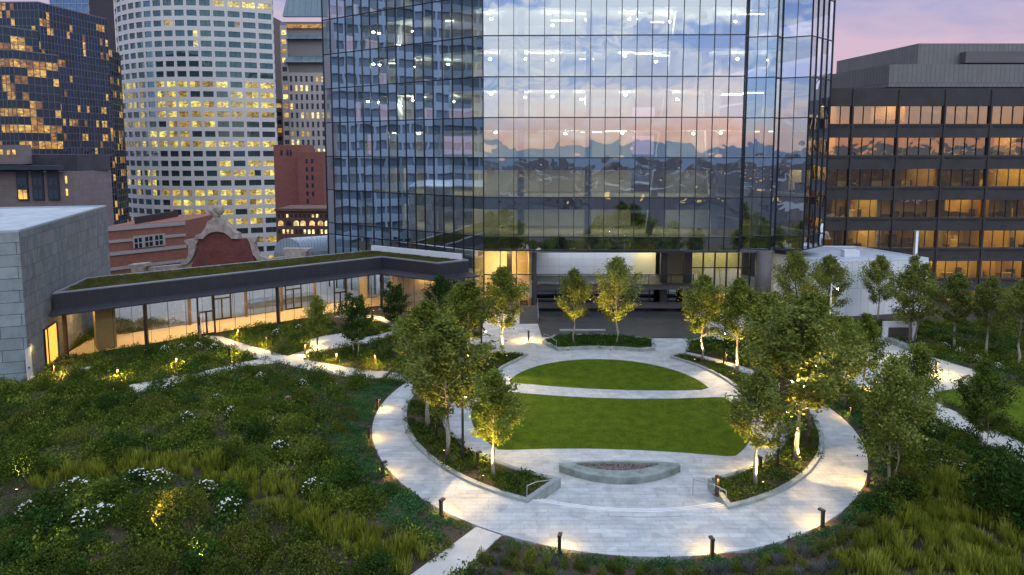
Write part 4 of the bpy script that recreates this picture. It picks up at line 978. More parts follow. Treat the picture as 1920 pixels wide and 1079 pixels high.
for k, z in enumerate(ZL[1:9]):
    zc = z-1.36
    for j in range(3):
        x = r_.uniform(-1, 30); y = r_.uniform(77.5, 84) ; l_ = r_.uniform(1.2, 3)
        if x > 22: y = min(max(y, 78.5), 82)
        MB().box(x, x+l_, y, y+.14, zc-.07, zc-.01).build('strip_light', M_tube, TW)
    for j in range(1):
        t = r_.uniform(.2, .95); x = P0[0]+(P1[0]-P0[0])*t+1.5; y = P0[1]+(P1[1]-P0[1])*t+2.5; MB().box(x, x+1.8, y, y+.14, zc-.07, zc-.01).build('strip_light', M_tube, TW)
def area(x, y, z, sx, sy, e, col, rot=(0, 0, 0), parent=None, name='room_light'):
    l = bpy.data.lights.new(name, 'AREA'); l.shape = 'RECTANGLE'; l.size = sx; l.size_y = sy; l.energy = e; l.color = col
    o = link(bpy.data.objects.new(name, l), parent); o.location = (x, y, z); o.rotation_euler = rot; return o
for k, z in enumerate(ZL[1:9]):
    e = [330, 360, 420, 330, 240, 220, 220, 220][k]
    area(11, 80, z-1.45, 24, 5, e, (1, .90, .62), parent=TW); area(-9.5, 85.8, z-1.45, 16, 5, e*.6, (1, .90, .60), (0, 0, -math.atan2(15, 21.3)), parent=TW)
# lobby, terrace and base
M_gold = mat('lobby golden wall', (.75, .55, .28), .6, var=.08)
lob = building('lobby_block', (-1, 80, 0), 'tall glass lobby with glowing golden walls at the foot of the glass tower', 'lobby')
MB().prism([(-4.6, 83.6), (2.2, 82.6), (2.2, 83), (-4.6, 84)], 0, 8.7).build('rear_wall', M_gold, lob)
MB().prism([(1.9, 75.6), (2.2, 75.6), (2.2, 82.6), (1.9, 82.6)], 0, 8.7).build('side_wall', M_gold, lob)
MB().prism([(-.6, 77.5), (.0, 77.5), (.0, 81), (-.6, 81)], 0, 8.2).build('dark_pier', M_brz, lob)
MB().prism([(-4.4, 77.2), (2.2, 75.4), (2.2, 83), (-4.4, 83.6)], .0, .06).build('floor', M_floor, lob)
quads = []
for z0, z1 in ((0, 6.2), (6.2, 8.88)):
    xs_ = np.linspace(-3.1, 2.3, 4)
    for j in range(3): quads.append(tuple((x, 75.+(x+3.1)*-.025-.02, z) for x, z in ((xs_[j], z0), (xs_[j+1], z0), (xs_[j+1], z1), (xs_[j], z1))))
add_windows(lob, quads, glassm('lobby glass', .12, (.8, .88, 1), (.92, .92, .9)), [0]*6, name='window_pane')
fm = MB()
for x in np.linspace(-3.1, 2.3, 4): fm.box(x-.05, x+.05, 74.75, 74.95, 0, 8.9)
fm.box(-3.1, 2.3, 74.76, 74.94, 6.15, 6.27); fm.build('mullion_grid', M_dark, lob)
MB().box(-2.6, -.8, 78, 80.5, 8.35, 8.5).build('ceiling_light', emis('lobby ceiling light', (1, .80, .48), 18), lob)
area(-1, 78.6, 8.2, 4.5, 3.5, 420, (1, .66, .28), parent=lob)
ter = building('terrace_block', (11, 79, 0), 'recessed two level terrace with white panel wall and glass railing under the tower', 'terrace')
M_wpan = brickm('white wall panels', (.62, .65, .70), (.60, .63, .68), (.3, .32, .36), 1.55, .95, .012, .5, coords='WALL', noise=.08, bump=0, off=0)
MB().box(2.4, 14.6, 80.6, 81, 5.0, 8.9).build('panel_wall', M_wpan, ter)
MB().box(14.6, 17.2, 80.9, 81.2, 5.0, 8.9).build('panel_wall', mat('cream panel', (.55, .52, .40), .7), ter)
MB().box(2.3, 20.4, 75.6, 81.5, 4.35, 4.95).build('terrace_slab', M_brz, ter)
MB().box(2.3, 20.4, 75.2, 76.4, 2.3, 2.75).build('brown_beam', M_brz, ter)
MB().box(2.3, 2.75, 75.3, 81, 0, 8.85).build('side_fin', M_brz, ter)
MB().box(2.75, 24, 81.4, 81.7, 0, 4.4).build('dark_rear_wall', mat('dark base wall', (.02, .022, .028), .3, var=.3, vscale=.5), ter)
MB().box(2.3, 29, 74.8, 83, 8.66, 8.9).build('soffit', mat('soffit', (.09, .09, .1), .6), ter)
rl = MB(); rl.box(2.3, 20.4, 75.35, 75.43, 6.05, 6.13)
for x in np.linspace(2.8, 20.3, 8): rl.box(x-.03, x+.03, 75.33, 75.45, 4.95, 6.1)
rl.build('railing', M_dark, ter)
G_cl = glassm('clear railing glass', .10, (.8, .9, 1), (.80, .86, .88)); G_dk = glassm('dark base glass', .3, (.7, .8, .95), (.10, .12, .15), wav=.2)
s = MB(); s.quad((2.8, 75.39, 4.97), (20.3, 75.39, 4.97), (20.3, 75.39, 6.05), (2.8, 75.39, 6.05)); s.build('railing_glass', G_cl, ter)
for j in range(8):
    x = 2.9+j*2.2; s = MB(); s.quad((x, 78.5, .05), (x+2.1, 78.5, .05), (x+2.1, 78.5, 4.3), (x, 78.5, 4.3)); s.build('window', G_dk, ter)
    f_ = MB().box(x-.1, x-.005, 78.42, 78.6, 0, 4.34); f_.build('window_post', M_dark, ter)
for j in range(3): MB().box(2.8, 20.2, 78.36, 78.4, .9+j*1.05, .96+j*1.05).build('window_rail', M_dark, ter)
area(10, 79.2, 8.55, 12, 2, 110, (.85, .92, 1), parent=ter); area(16.2, 79.5, 8.5, 2, 2, 60, (1, .85, .4), parent=ter)
# dark posts, right hand glazing and the round brown column
for x in (16.9, 19.6): MB().box(x, x+.75, 76.6, 77.3, 0, 8.65).build('dark_post', M_dark, ter)
quads = []; xs_ = np.linspace(20.5, 27.2, 6); fm = MB()
for j in range(5):
    for z0, z1 in ((.1, 3.0), (3.0, 6.6), (6.6, 8.65)): quads.append(((xs_[j], 77.2, z0), (xs_[j+1], 77.2, z0), (xs_[j+1], 77.2, z1), (xs_[j], 77.2, z1)))
for x in xs_: fm.box(x-.06, x+.06, 77.02, 77.28, 0, 8.66)
for z in (.1, 3., 6.6, 8.6): fm.box(20.5, 27.2, 77.04, 77.26, z-.06, z+.06)
add_windows(ter, quads, glassm('warm glass', .22, (.8, .85, .9), (.8, .78, .66)), [0]*15); fm.build('mullion_grid', M_dark, ter)
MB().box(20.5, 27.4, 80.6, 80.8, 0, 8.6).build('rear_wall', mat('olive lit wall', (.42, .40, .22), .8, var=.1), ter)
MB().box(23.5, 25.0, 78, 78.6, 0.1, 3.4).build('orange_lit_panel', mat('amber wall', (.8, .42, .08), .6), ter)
area(23.8, 78.9, 8.5, 6, 2.5, 150, (1, .9, .6), parent=ter); area(24, 77.7, 3.5, 2.6, .4, 45, (1, .65, .2), parent=ter)
tag(MB().tube([(30.69, 82.39, -1.4), (30.69, 82.39, 7.75)], .97, 28).build('tower_column', mat('brown column cladding', (.11, .095, .095), .5, .1, var=.12, vscale=.8), None, smooth=True), 'thick round brown column carrying the right corner of the tower', 'column')
# the tower is drawn with a 1.6 m glazing module; the built one is 1.1 times that, each piece standing on its own base point
for e_, at_ in ((TW, (5.5, 99, -2)), (lob, (-1.1, 88, -2)), (ter, (12.1, 86.9, -2))): e_.location = at_; e_.scale = (1.1,)*3
# stairs, bench and rails to the left of the terrace
st = building('entry_stair', (2, 78, 0), 'dark stair with thin steel rails, left of the short rear planter', 'stairs')
for k in range(9): MB().box(.9, 3.0, 77.2+.34*k, 77.2+.34*(k+1)-.005, -.05, .16*(k+1)).build('step', mat('dark stair stone', (.10, .09, .085), .7, var=.2), st)
for x in (.85, 3.05):
    rr_ = MB()
    for k in (0, 3, 6, 8): rr_.tube([(x, 77.3+.34*k, 0), (x, 77.3+.34*k, .16*k+1.05)], .022, 6)
    rr_.tube([(x, 77.0, .95), (x, 80.1, 2.38)], .024, 6); rr_.build('rail', M_steel, st)
tag(MB().box(5.2, 10.2, 72.6, 73.2, .34, .46).box(5.4, 10.0, 72.75, 73.1, -.02, .33, 0).build('terrace_bench', M_conc), 'long low pale bench between the entry stair and the short rear planter', 'bench')

# ---- gallery with a planted roof
GL = building('glass_gallery', (-28, 78, 0), 'long low glass gallery with dark fascia and green sedum roof, glowing amber inside', 'pavilion')
zr, zfb, zc = 6.57, 5.15, 4.68
RP = [(-42.9, 62.8), (-16.4, 84.7), (-8.9, 79.9), (-5.3, 82.3), (-6.0, 83.2), (-18.1, 90.6), (-44.6, 70.5)]
MB().prism(RP, zfb, zr).build('roof_fascia', M_fascia, GL)
in_ = offset(RP, .45)
MB().prism(in_, zr-.02, zr+.05).build('sedum_bed', M_soil, GL)
xx, yy = scatter(lambda x, y: inpoly(x, y, offset(RP, .6)), 16, -46, -5, 62, 92)
o = qmesh('sedum', place_q([dome(26, .5, .22, .14, .07, seed=200+k) for k in range(3)], np.stack([xx, yy, np.full(len(xx), zr+.03)], 1), rng.uniform(.45, .8, len(xx))), LF_sed, GL); o['kind'] = 'stuff'
rim = MB(); rim.strip(RP+[RP[0]], offset(RP, .3)+[offset(RP, .3)[0]], lambda x, y: zr+.12, th=.2); rim.build('roof_edge', mat('roof edge metal', (.30, .33, .38), .4, .4), GL)
pw = MB(); pw.bar((-18.6, 90.2, zr+.4), (-6.2, 82.6, zr+.4), .5, .7); pw.build('rear_kerb', M_white, GL)
cf = [RP[0], RP[1], RP[2], RP[3]]; co = [(-42.5, 61.6), (-16.3, 83.2), (-8.7, 78.4), (-3.9, 81.6)]
cn = MB().strip(cf, co, lambda x, y: 0, th=None)
for k, (a, b) in enumerate(zip(cf, co)): cn.v[2*k] = (a[0], a[1], zfb+.03); cn.v[2*k+1] = (b[0], b[1], zc+.14)
i = len(cn.v)
for a, b in zip(cf, co): cn.v += [(a[0]+(a[0]-b[0])*.3, a[1]+(a[1]-b[1])*.3, zc), (b[0], b[1], zc)]
for k in range(3): cn.f += [(2*k+1, 2*k+3, i+2*k+3, i+2*k+1), (i+2*k, i+2*k+1, i+2*k+3, i+2*k+2)]; cn.m += [0, 0]
cn.f += [(0, 1, i+1, i), (6, 7, i+7, i+6)]; cn.m += [0, 0]
cn.build('canopy', M_fascia, GL)
MB().prism(offset(RP, .15), zc+.02, zfb-.01).build('ceiling', mat('gallery ceiling', (.32, .26, .18), .8), GL)
MB().prism([(-43.6, 64.4), (-42, 65.0), (-16.6, 86.3), (-9.3, 81.3), (-4.2, 84.2), (-6.2, 86), (-18.3, 93.), (-45, 73)], -.2, .06).build('floor', M_floor, GL)
GA, GB_, GC, GD = (-42.4, 64.6), (-16.55, 86.4), (-9.2, 81.4), (-4.3, 84.4)
G_gal = glassm('gallery glass', .07, (.8, .88, 1), (.93, .93, .92), wav=.1)
def glassline(A, B, n_, z1=4.66, doors=()):
    q = []; mm = MB(); A = Vector((*A, 0)); B = Vector((*B, 0)); u = (B-A).normalized(); ln = (B-A).length; M = Matrix.Translation(A) @ Matrix.Rotation(math.atan2(u.y, u.x), 4, 'Z'); w_ = ln/n_
    for j in range(n_):
        q.append(tuple(tuple(M @ Vector(p)) for p in ((j*w_, 0, .06), ((j+1)*w_, 0, .06), ((j+1)*w_, 0, z1), (j*w_, 0, z1))))
        if j: mm.box(j*w_-.012, j*w_+.012, -.03, .03, .06, z1, 0, M)
    mm.box(0, ln, -.06, .06, .0, .09, 0, M); mm.box(0, ln, -.05, .05, z1-.08, z1, 0, M)
    return q, mm
for A, B, n_ in ((GA, GB_, 20), (GB_, GC, 5), (GC, GD, 3)):
    q, mm = glassline(A, B, n_); add_windows(GL, q, G_gal, [0]*len(q), name='window_pane'); mm.build('glazing_bar', M_dark, GL)
bA, bB = (-44.4, 71.2), (-18.4, 91.6)
q, mm = glassline(bA, bB, 14); add_windows(GL, q, G_gal, [0]*len(q), name='window_pane'); mm.build('glazing_bar', M_dark, GL)
def along(A, B, t, d=0): 
    u = Vector((B[0]-A[0], B[1]-A[1])); n = Vector((u.y, -u.x)).normalized(); p = Vector(A)+u*t+n*d; return p.x, p.y
for pxx, pyy in ((126, 676), (276, 655), (522, 613), (716, 580)):
    x, y = U(pxx, pyy); MB().box(x-.14, x+.14, y-.14, y+.14, 0, zc+.1).build('column', M_dark, GL); MB().box(x-.4, x+.4, y-.4, y+.4, -.05, .05).build('column_foot', M_conc, GL)
for t in (.28, .47, .60, .73, .86):
    x, y = along(bA, bB, t, .5); MB().box(x-.13, x+.13, y-.13, y+.13, .06, zc).build('column', mat('bronze inner column', (.16, .11, .06), .5, .3), GL)
for A, B, t0, t1 in ((GA, GB_, .335, .385), (GA, GB_, .80, .845), (bA, bB, .36, .42), (bA, bB, .62, .68)):
    d_ = MB(); a = along(A, B, t0, .1); b = along(A, B, t1, .1)
    for p in (a, b, ((a[0]+b[0])/2, (a[1]+b[1])/2)): d_.box(p[0]-.07, p[0]+.07, p[1]-.07, p[1]+.07, .05, 2.55 if p not in (a, b) else 4.6)
    d_.bar((*a, 2.6), (*b, 2.6), .12, .16); d_.bar((*a, .14), (*b, .14), .1, .16); dr = d_.build('door', M_dark, GL)
    m_ = ((a[0]+b[0])/2+.12, (a[1]+b[1])/2-.12); MB().tube([(m_[0], m_[1], .8), (m_[0], m_[1], 1.5)], .02, 6).build('handle', M_steel, dr)
MB().prism([(-41.6, 66.8), (-40.2, 67.9), (-41.6, 70.), (-43.2, 69.0)], .06, zc).build('inner_wall', mat('amber inner wall', (.42, .32, .14), .7, var=.1), GL)
MB().prism([(-15.9, 87.4), (-9.4, 82.9), (-9.2, 83.2), (-15.7, 87.8)], .06, zc).build('inner_wall', M_plast, GL)
MB().prism([(-20.4, 90), (-19.3, 90.9), (-19.5, 91.2), (-20.6, 90.3)], .06, zc).build('inner_wall', M_plast, GL)
M_dl = emis('gallery downlight', (1, .76, .42), 30)
for t in np.linspace(.05, .97, 13):
    x, y = along(GA, GB_, t, -2.6); MB().tube([(x, y, zc-.03), (x, y, zc+.015)], .12, 12).build('ceiling_light', M_dl, GL)
for t in (.06, .2, .34, .48, .62, .76, .9):
    x, y = along(GA, GB_, t, -2.6); area(x, y, zc-.08, .9, .7, 135, (1, .62, .24), (0, 0, math.atan2(21.8, 25.85)))
area(-9.5, 82.6, zc-.08, 6, .8, 80, (1, .58, .18), (0, 0, -.55))
# terrace beyond the gallery
tag(MB().prism([(-45, 73.2), (-18.4, 93.4), (-28, 104), (-60, 86)], -.5, -.02).build('rear_terrace', M_path), kind='structure')
tag(MB().prism([(-33, 84.5), (-26, 89.8), (-27.5, 91.6), (-34.5, 86.5)], -.02, .75).build('rear_planter', M_conc), 'pale concrete planter on the terrace seen through the gallery glass', 'planter')

# ---- granite building at the left
GB = building('granite_building', (-52, 65, 0), 'grey granite clad building with a lit amber window at the left edge', 'building')
M_gran = brickm('grey granite slabs', (.23, .25, .26), (.16, .18, .19), (.06, .07, .08), .62, 1.25, .02, .7, coords='WALL', noise=.35, bump=.4)
M_gran2 = brickm('large pale granite blocks', (.30, .35, .37), (.23, .28, .30), (.08, .09, .10), 3.2, 1.02, .03, .7, coords='WALL', noise=.3, bump=.4)
g0, g1, g2, g3 = GRAN
body = MB().prism([g0, g1, g2, g3], -3, 13.1); o = body.build('wall', [M_gran, M_gran2], GB)
for p in o.data.polygons:
    if p.normal.y < -.7: p.material_index = 1
MB().prism(offset([g0, g1, g2, g3], .5), 13.1, 13.14).build('roof', brickm('pale roof membrane', (.50, .55, .60), (.42, .47, .52), (.3, .33, .36), 2, 9, .03, .6, noise=.3), GB)
rim = MB(); Pg = [g0, g1, g2, g3, g0]; Pi = offset([g0, g1, g2, g3], .35); rim.strip(Pg, Pi+[Pi[0]], lambda x, y: 13.28, th=.17); rim.build('parapet_cap', mat('parapet metal', (.42, .48, .54), .4, .4), GB)
A, B = g0, g1; un_ = Vector((B[0]-A[0], B[1]-A[1], 0)).normalized(); nn = Vector((un_.y, -un_.x, 0))
if nn.dot(Vector((*A, 0))) > 0: nn = -nn
def onwall(a, b): return Vector(HIT(a, b, A, B))
def panel(pts, d0, d1): 
    s = MB(); n_ = len(pts); s.v = [tuple(p+nn*d0) for p in pts]+[tuple(p+nn*d1) for p in pts]
    for k in range(n_): s.f.append((k, (k+1) % n_, n_+(k+1) % n_, n_+k)); s.m.append(0)
    s.f += [tuple(range(n_)), tuple(range(n_, 2*n_))]; s.m += [0, 0]; return s
a = onwall(83, 650); b = onwall(107, 640); z0 = onwall(88, 688).z; z1 = onwall(84, 617).z
wn = panel([Vector((a.x, a.y, z0)), Vector((b.x, b.y, z0)), Vector((b.x, b.y, z1)), Vector((a.x, a.y, z1))], .01, .03).build('window', emis('amber lit window', (1, .42, .07), .75), GB)
fr = MB()
for p, q in (((a, z0), (b, z0)), ((a, z1), (b, z1)), ((a, z0), (a, z1)), ((b, z0), (b, z1))): fr.bar(Vector((p[0].x, p[0].y, p[1]))+nn*.06, Vector((q[0].x, q[0].y, q[1]))+nn*.06, .14)
m_ = a.lerp(b, .25); fr.bar(Vector((m_.x, m_.y, z0))+nn*.06, Vector((m_.x, m_.y, z1))+nn*.06, .1); fr.build('window_frame', M_dark, wn)
a = onwall(50, 700); b = onwall(60, 700); z0 = onwall(56, 716).z; z1 = onwall(53, 652).z
dr = panel([Vector((a.x, a.y, z0)), Vector((b.x, b.y, z0)), Vector((b.x, b.y, z1)), Vector((a.x, a.y, z1))], .01, .06).build('door', M_white, GB)
MB().box(-.05, .05, -.05, .05, -.08, .08).build('handle', M_dark, dr).location = onwall(52, 690)+nn*.09
lay('door_pad', [(-41.9, 59.), (-38.5, 59.5), (-38.8, 61.5), (-42.6, 61.5)], M_path)
spot(*(onwall(57, 640)+nn*.4), 0, 0, -1, 60, WARM, 120, .7, None)

# ---- white penthouse
PH = building('white_penthouse', (37, 74, 0), 'low white panelled penthouse right of the tower column', 'building')
M_ph = brickm('white vertical panels', (.78, .80, .84), (.74, .76, .80), (.40, .43, .48), 1.1, 3.4, .025, .5, coords='WALL', noise=.06, bump=0)
MB().prism(PENT, -.5, 6.6).build('wall', M_ph, PH)
MB().prism(offset(PENT, .3), 6.6, 6.66).build('roof', brickm('roof pavers', (.50, .56, .66), (.42, .48, .58), (.25, .28, .35), .9, .9, .03, .7, noise=.2, off=0), PH)
Pi = offset(PENT, .25); rim = MB(); rim.strip(PENT+[PENT[0]], Pi+[Pi[0]], lambda x, y: 6.8, th=.25); rim.build('parapet', M_white, PH)
v_ = MB().box(41.5, 43.4, 84.4, 85.4, 6.6, 7.5); v_.build('roof_vent', M_white, PH)
x, z = XZ(1719, 433, 92.); tag(MB().tube([(x, 92., -43), (x, 92., z)], .28, 16).build('flue_pipe', M_steel, None, smooth=True), 'tall silver flue pipe rising behind the white penthouse', 'flue')
x, y = U(1692, 640); tag(MB().box(x-2.1, x+1.4, y-.1, y+.2, -.1, 2.1).box(x-1.6, x+.9, y-.12, y-.09, .1, 1.5, 1).build('service_wall', [M_white, M_brz]), 'low white wall with a brown panel in front of the penthouse', 'wall')
cb_ = px([(1655, 640), (1735, 672), (1735, 667), (1655, 634)]); tag(MB().prism(cb_, -.1, .45).build('east_kerb', M_conc), 'low concrete kerb along the path below the white penthouse', 'kerb')
# railing at the deck's east edge
rl = MB(); a, b = (52.5, 83.5), (60, 77)
for t in np.linspace(0, 1, 15): rl.box(a[0]+(b[0]-a[0])*t-.03, a[0]+(b[0]-a[0])*t+.03, a[1]+(b[1]-a[1])*t-.03, a[1]+(b[1]-a[1])*t+.03, -.1, 1.4)
rl.bar((*a, 1.42), (*b, 1.42), .06); tag(rl.build('roof_railing', M_dark), 'dark railing at the edge of the roof garden before the office block', 'railing')

# ---- dark office block at the right
OB = building('dark_office_block', (65, 95), 'dark brown concrete office block with rows of amber lit windows', 'office building')
Yo = 88.; x0 = 43.3-5.86*1; nb = 8; M_ob = mat('dark brown concrete', (.042, .040, .043), .7, var=.25, vscale=.5, bump=.2, bscale=3); fm = MB(); quads = []; rn = []
fr_row = [0, .22, .32, .45, .6, .8, .8, .8, .8, .8, .7]; zt0 = 25.5
for k in range(11):
    zt = zt0-3.98*k; zb_ = zt-2.22
    for j in range(nb*4):
        xa = x0+j*5.86/4; quads.append(((xa+.05, Yo, zb_), (xa+5.86/4-.05, Yo, zb_), (xa+5.86/4-.05, Yo, zt), (xa+.05, Yo, zt)))
    rn += litrnd(nb*4, fr_row[k], .7)
    fm.box(x0, x0+nb*5.86, Yo-.22, Yo+.3, zt-3.98, zb_-.0)          # spandrel
    fm.box(x0, x0+nb*5.86, Yo-.30, Yo-.225, zb_-.22, zb_-.05)
for j in range(nb+1): fm.box(x0+j*5.86-.1, x0+j*5.86+.1, Yo-.36, Yo+.25, -42, 27.6)
fm.box(x0, x0+nb*5.86, Yo-.215, Yo+.3, zt0, 27.75)
sl = MB()
for k in range(11):
    for j in range(nb): sl.box(x0+j*5.86+.5, x0+j*5.86+5.3, Yo-.31, Yo-.30, zt0-3.98*k-2.62, zt0-3.98*k-2.50)
    for j in range(nb*4+1): sl.box(x0+j*5.86/4-.03, x0+j*5.86/4+.03, Yo-.10, Yo+.02, zt0-3.98*k-2.22, zt0-3.98*k)
G_ob = glassm('bronze office glass', .30, (.95, .76, .56), (1., .80, .40), wav=.35, wsc=.5)
add_windows(OB, quads, G_ob, rn); fm.build('concrete_frame', M_ob, OB); sl.build('mullion_grid', mat('dark slot', (.02, .02, .022), .6), OB)
# real rooms behind the glass: slabs, rear walls, partitions, desks and ceiling lights
r_ = np.random.default_rng(21); X1 = x0+nb*5.86
M_rw = [mat('ochre room wall', (.55, .42, .20), .8), mat('cream room wall', (.62, .55, .38), .8), mat('brown room wall', (.22, .14, .07), .8), mat('dim room wall', (.10, .08, .06), .8)]
M_desk = mat('dark desk', (.05, .04, .035), .6); M_tl = emis('office ceiling light', (1, .80, .42), 7)
MB().box(x0, X1, Yo+12, Yo+50, -42, 27.4).build('wall', M_ob, OB)
MB().box(x0, X1, Yo+.31, Yo+12, 26.0, 27.4).build('roof_slab', M_ob, OB)
for k in range(10):
    zt = zt0-3.98*k; zb_ = zt-2.22; zc_ = zt+.25; zf_ = zb_-.75
    MB().box(x0, X1, Yo+.31, Yo+12, zf_-.35, zf_).build('floor_slab', M_ob, OB)
    y_, x = Yo+7, x0; wl = MB(); dk = MB(); lt = MB()
    while x < X1-.9:
        w_ = r_.choice([2.9, 4.4, 5.86, 8.8]); x2 = min(x+w_, X1); dd = r_.choice([2.2, 4.5, 7.5, 10.]); c_ = int(r_.choice(4, p=[.35, .3, .2, .15]))
        wl.box(x+.02, x2-.02, Yo+dd, Yo+dd+.15, zf_, zc_, c_); wl.box(x2-.08, x2+.02, Yo+.9, Yo+10, zf_, zc_, int(r_.integers(0, 3)))
        lit_ = r_.uniform() < fr_row[k]+.2
        if lit_:
            for q_ in range(int(r_.integers(1, 4))): xx_ = r_.uniform(x+.2, max(x+.3, x2-1.6)); yy_ = Yo+r_.uniform(.9, min(dd, 5)-.3); lt.box(xx_, xx_+1.3, yy_, yy_+.18, zc_-.08, zc_-.02)
        if lit_: area((x+x2)/2, Yo+min(dd, 7)/2, zc_-.1, x2-x-.4, min(dd, 7)-1.2, r_.uniform(.4, 1.3)*w_*min(dd, 6)*2.6, (1, r_.uniform(.60, .74), r_.uniform(.14, .3)), parent=OB)
        for q_ in range(int(w_)): xx_ = r_.uniform(x, max(x+.1, x2-.6)); yy_ = Yo+r_.uniform(.5, max(.8, dd-.6)); dk.box(xx_, xx_+r_.uniform(.4, 1.5), yy_, yy_+.5, zf_, zf_+r_.uniform(.9, 1.5), int(r_.uniform() < .4))
        x = x2
    wl.build('room_wall', M_rw, OB); dk.build('desk_row', [M_desk, M_rw[1]], OB)
    if lt.v: lt.build('ceiling_light', M_tl, OB)
    en = [6, 70, 110, 170, 330, 420, 420, 380, 350, 350][k]
M_met = brickm('grey ribbed metal screen', (.20, .20, .20), (.18, .18, .185), (.09, .09, .09), .7, 30, .03, .6, coords='WALL', noise=.15, bump=0)
MB().prism([(49.5, 107), (51.6, 95), (110, 95), (110, 112), (49.5, 112)], 28.55, 31.6).build('plant_screen', M_met, OB)
MB().prism([(56.5, 121), (58.9, 101), (110, 101), (110, 125)], 30, 35.3).build('plant_room', M_met, OB)
MB().prism([(50.2, 107), (52.2, 95.4), (109, 95.4), (109, 110), (50, 110)], 27.4, 28.55).build('plant_gap', mat('dark equipment steel', (.02, .025, .035), .5, var=.4, vscale=1), OB)  # dark roof equipment filling the gap below the screen
MB().box(65, 74.5, 99.7, 101, 32.4, 34.0).build('duct_hood', mat('hood metal', (.13, .12, .13), .6), OB)
ew = MB()
for j in range(5): ew.box(57.2-.02, 57.9, 118-3.2*j, 120.4-3.2*j, 31.9, 32.9)
ew.build('louvre', M_dark, OB); OB.location = (71.5, 104.5, -48.2); OB.scale = (1.1,)*3

# ---- far towers at the left
def blk(name, plan, z0, z1, m, parent): return MB().prism(plan, z0, z1).build(name, m, parent)
# white rounded tower
WT = building('white_rounded_tower', (-112, 245), 'white office tower with a rounded corner and bands of yellow lit windows', 'office tower')
cv = []; c0, c1, c2 = Vector((-142., 252)), Vector((-113, 232)), Vector((-84.5, 247))
q = [Vector((-146, 258))]+[((1-t)**2)*c0+2*t*(1-t)*Vector((-118, 229))+t*t*c2 for t in np.linspace(0, 1, 15)]+[Vector((-88.2, 256))]
fm = MB(); wins = []; rn = []
for k in range(len(q)-1):
    w0 = len(wins); gridface(fm, wins, q[k], q[k+1], -42, 35, 3.42, 1, .95, 1.45, .3)
lit = {}
for j in range(35):
    f_ = rng.choice([.1, .4, .7, .95], p=[.36, .30, .22, .12]); row = litrnd(len(q)-1, f_, .75)
    for k in range(len(q)-1): lit[(k, j)] = row[k]
rn = [lit[(k, j)] for k in range(len(q)-1) for j in range(35)]
# two panes per bay
w2, r2 = [], []
for w_, r__ in zip(wins, rn):
    a, b, c, d = [Vector(p) for p in w_]; m0, m1 = a.lerp(b, .5), d.lerp(c, .5); e = (b-a)*.012
    w2 += [(tuple(a), tuple(m0-e), tuple(m1-e), tuple(d)), (tuple(m0+e), tuple(b), tuple(c), tuple(m1+e))]; r2 += [r__, min(.999, max(.001, r__+rng.normal(0, .04)))]
W_wt = winm('teal and yellow tower window', (.02, .055, .06), (1.0, .70, .14), .72, .5, (.16, .30, .33), csc=1.3)
add_windows(WT, w2, W_wt, r2); fm.build('concrete_frame', mat('white precast concrete', (.62, .60, .60), .7, var=.06, vscale=.1), WT)
blk('wall', [tuple(p) for p in q]+[(-101.5, 290), (-163, 290)], -42, 78, mat('white precast core', (.3, .3, .3), .7), WT).location = (0, .6, 0)
# dark glass tower
DT = building('dark_glass_tower', (-130, 195), 'dark stepped glass tower with fine metal grid and amber floors, left edge', 'office tower')
W_dt = winm('dark tower pane', (.012, .02, .04), (1.0, .50, .08), .6, .5, (.05, .09, .15), csc=1.3); M_grid = mat('grey metal grid', (.15, .15, .15), .5, .2)
fm = MB(); wins = []; rn = []
def dtface(A, B, ztop, nx):
    nz = int((ztop+42)/1.95); n0 = len(wins); gridface(fm, wins, A, B, ztop-nz*1.95, nz, 1.95, nx, .13, .14, .10)
    for k in range(nz):
        zone = (nz-k)//2; f_ = [.2, .5, .3, .7, .25, 1.1, .4, .15, .5][(zone*5+nx) % 9] if (k % 2) else .12
        rn.extend(litrnd(nx, f_*1.05, .4))
a0_, a1_, a2_ = (-166, 181), (-121.6, 180), (-117.6, 203)
dtface(a0_, a1_, 57.5, 42); dtface(a1_, a2_, 57.5, 22); dtface(a2_, (-119.6, 212), 49, 6)
dtface((-160, 172), (-127, 171.5), 50.2, 32); dtface((-127, 171.5), (-122, 180), 50.2, 6); dtface((-131, 166), (-119, 166), 43.5, 12); dtface((-119, 166), (-114.6, 175.5), 43.5, 7)
add_windows(DT, wins, W_dt, rn); fm.build('metal_grid', M_grid, DT)
core = mat('dark tower core', (.02, .025, .035), .5)
blk('core', [(-166, 182), (-122, 181), (-118, 203.5), (-125, 213), (-166, 213)], -42, 57, core, DT).location = (0, .35, 0); blk('core', [(-118, 203.5), (-120, 213), (-125, 213)], -42, 48.8, core, DT).location = (0, .35, 0)
blk('core', [(-160, 172.5), (-127.2, 172), (-122, 181), (-160, 182)], -42, 50, core, DT); blk('core', [(-131, 166.6), (-119.3, 166.6), (-115, 176), (-122, 180), (-131, 180)], -42, 43.3, core, DT)
# far blue tower top peeking over
FT = building('far_blue_tower', (-190, 330), 'slice of a far blue glass tower above the dark stepped tower', 'office tower')
fm = MB(); wins = []; A, B = (HIT(93, 0, (0, 330), (1, 330))[0], 330), (HIT(166, 0, (0, 330), (1, 330))[0], 330); gridface(fm, wins, A, B, 60, 14, 4, 6, .3, .5, .2); add_windows(FT, wins, winm('far blue pane', (.04, .08, .16), (1, .8, .4), .4, .1, (.4, .55, .8)), litrnd(len(wins), .1)); fm.build('frame', mat('far grey frame', (.25, .28, .33), .6), FT)
blk('core', [A, B, (B[0], 350), (A[0], 350)], -42, 116, core, FT).location = (0, .5, 0)
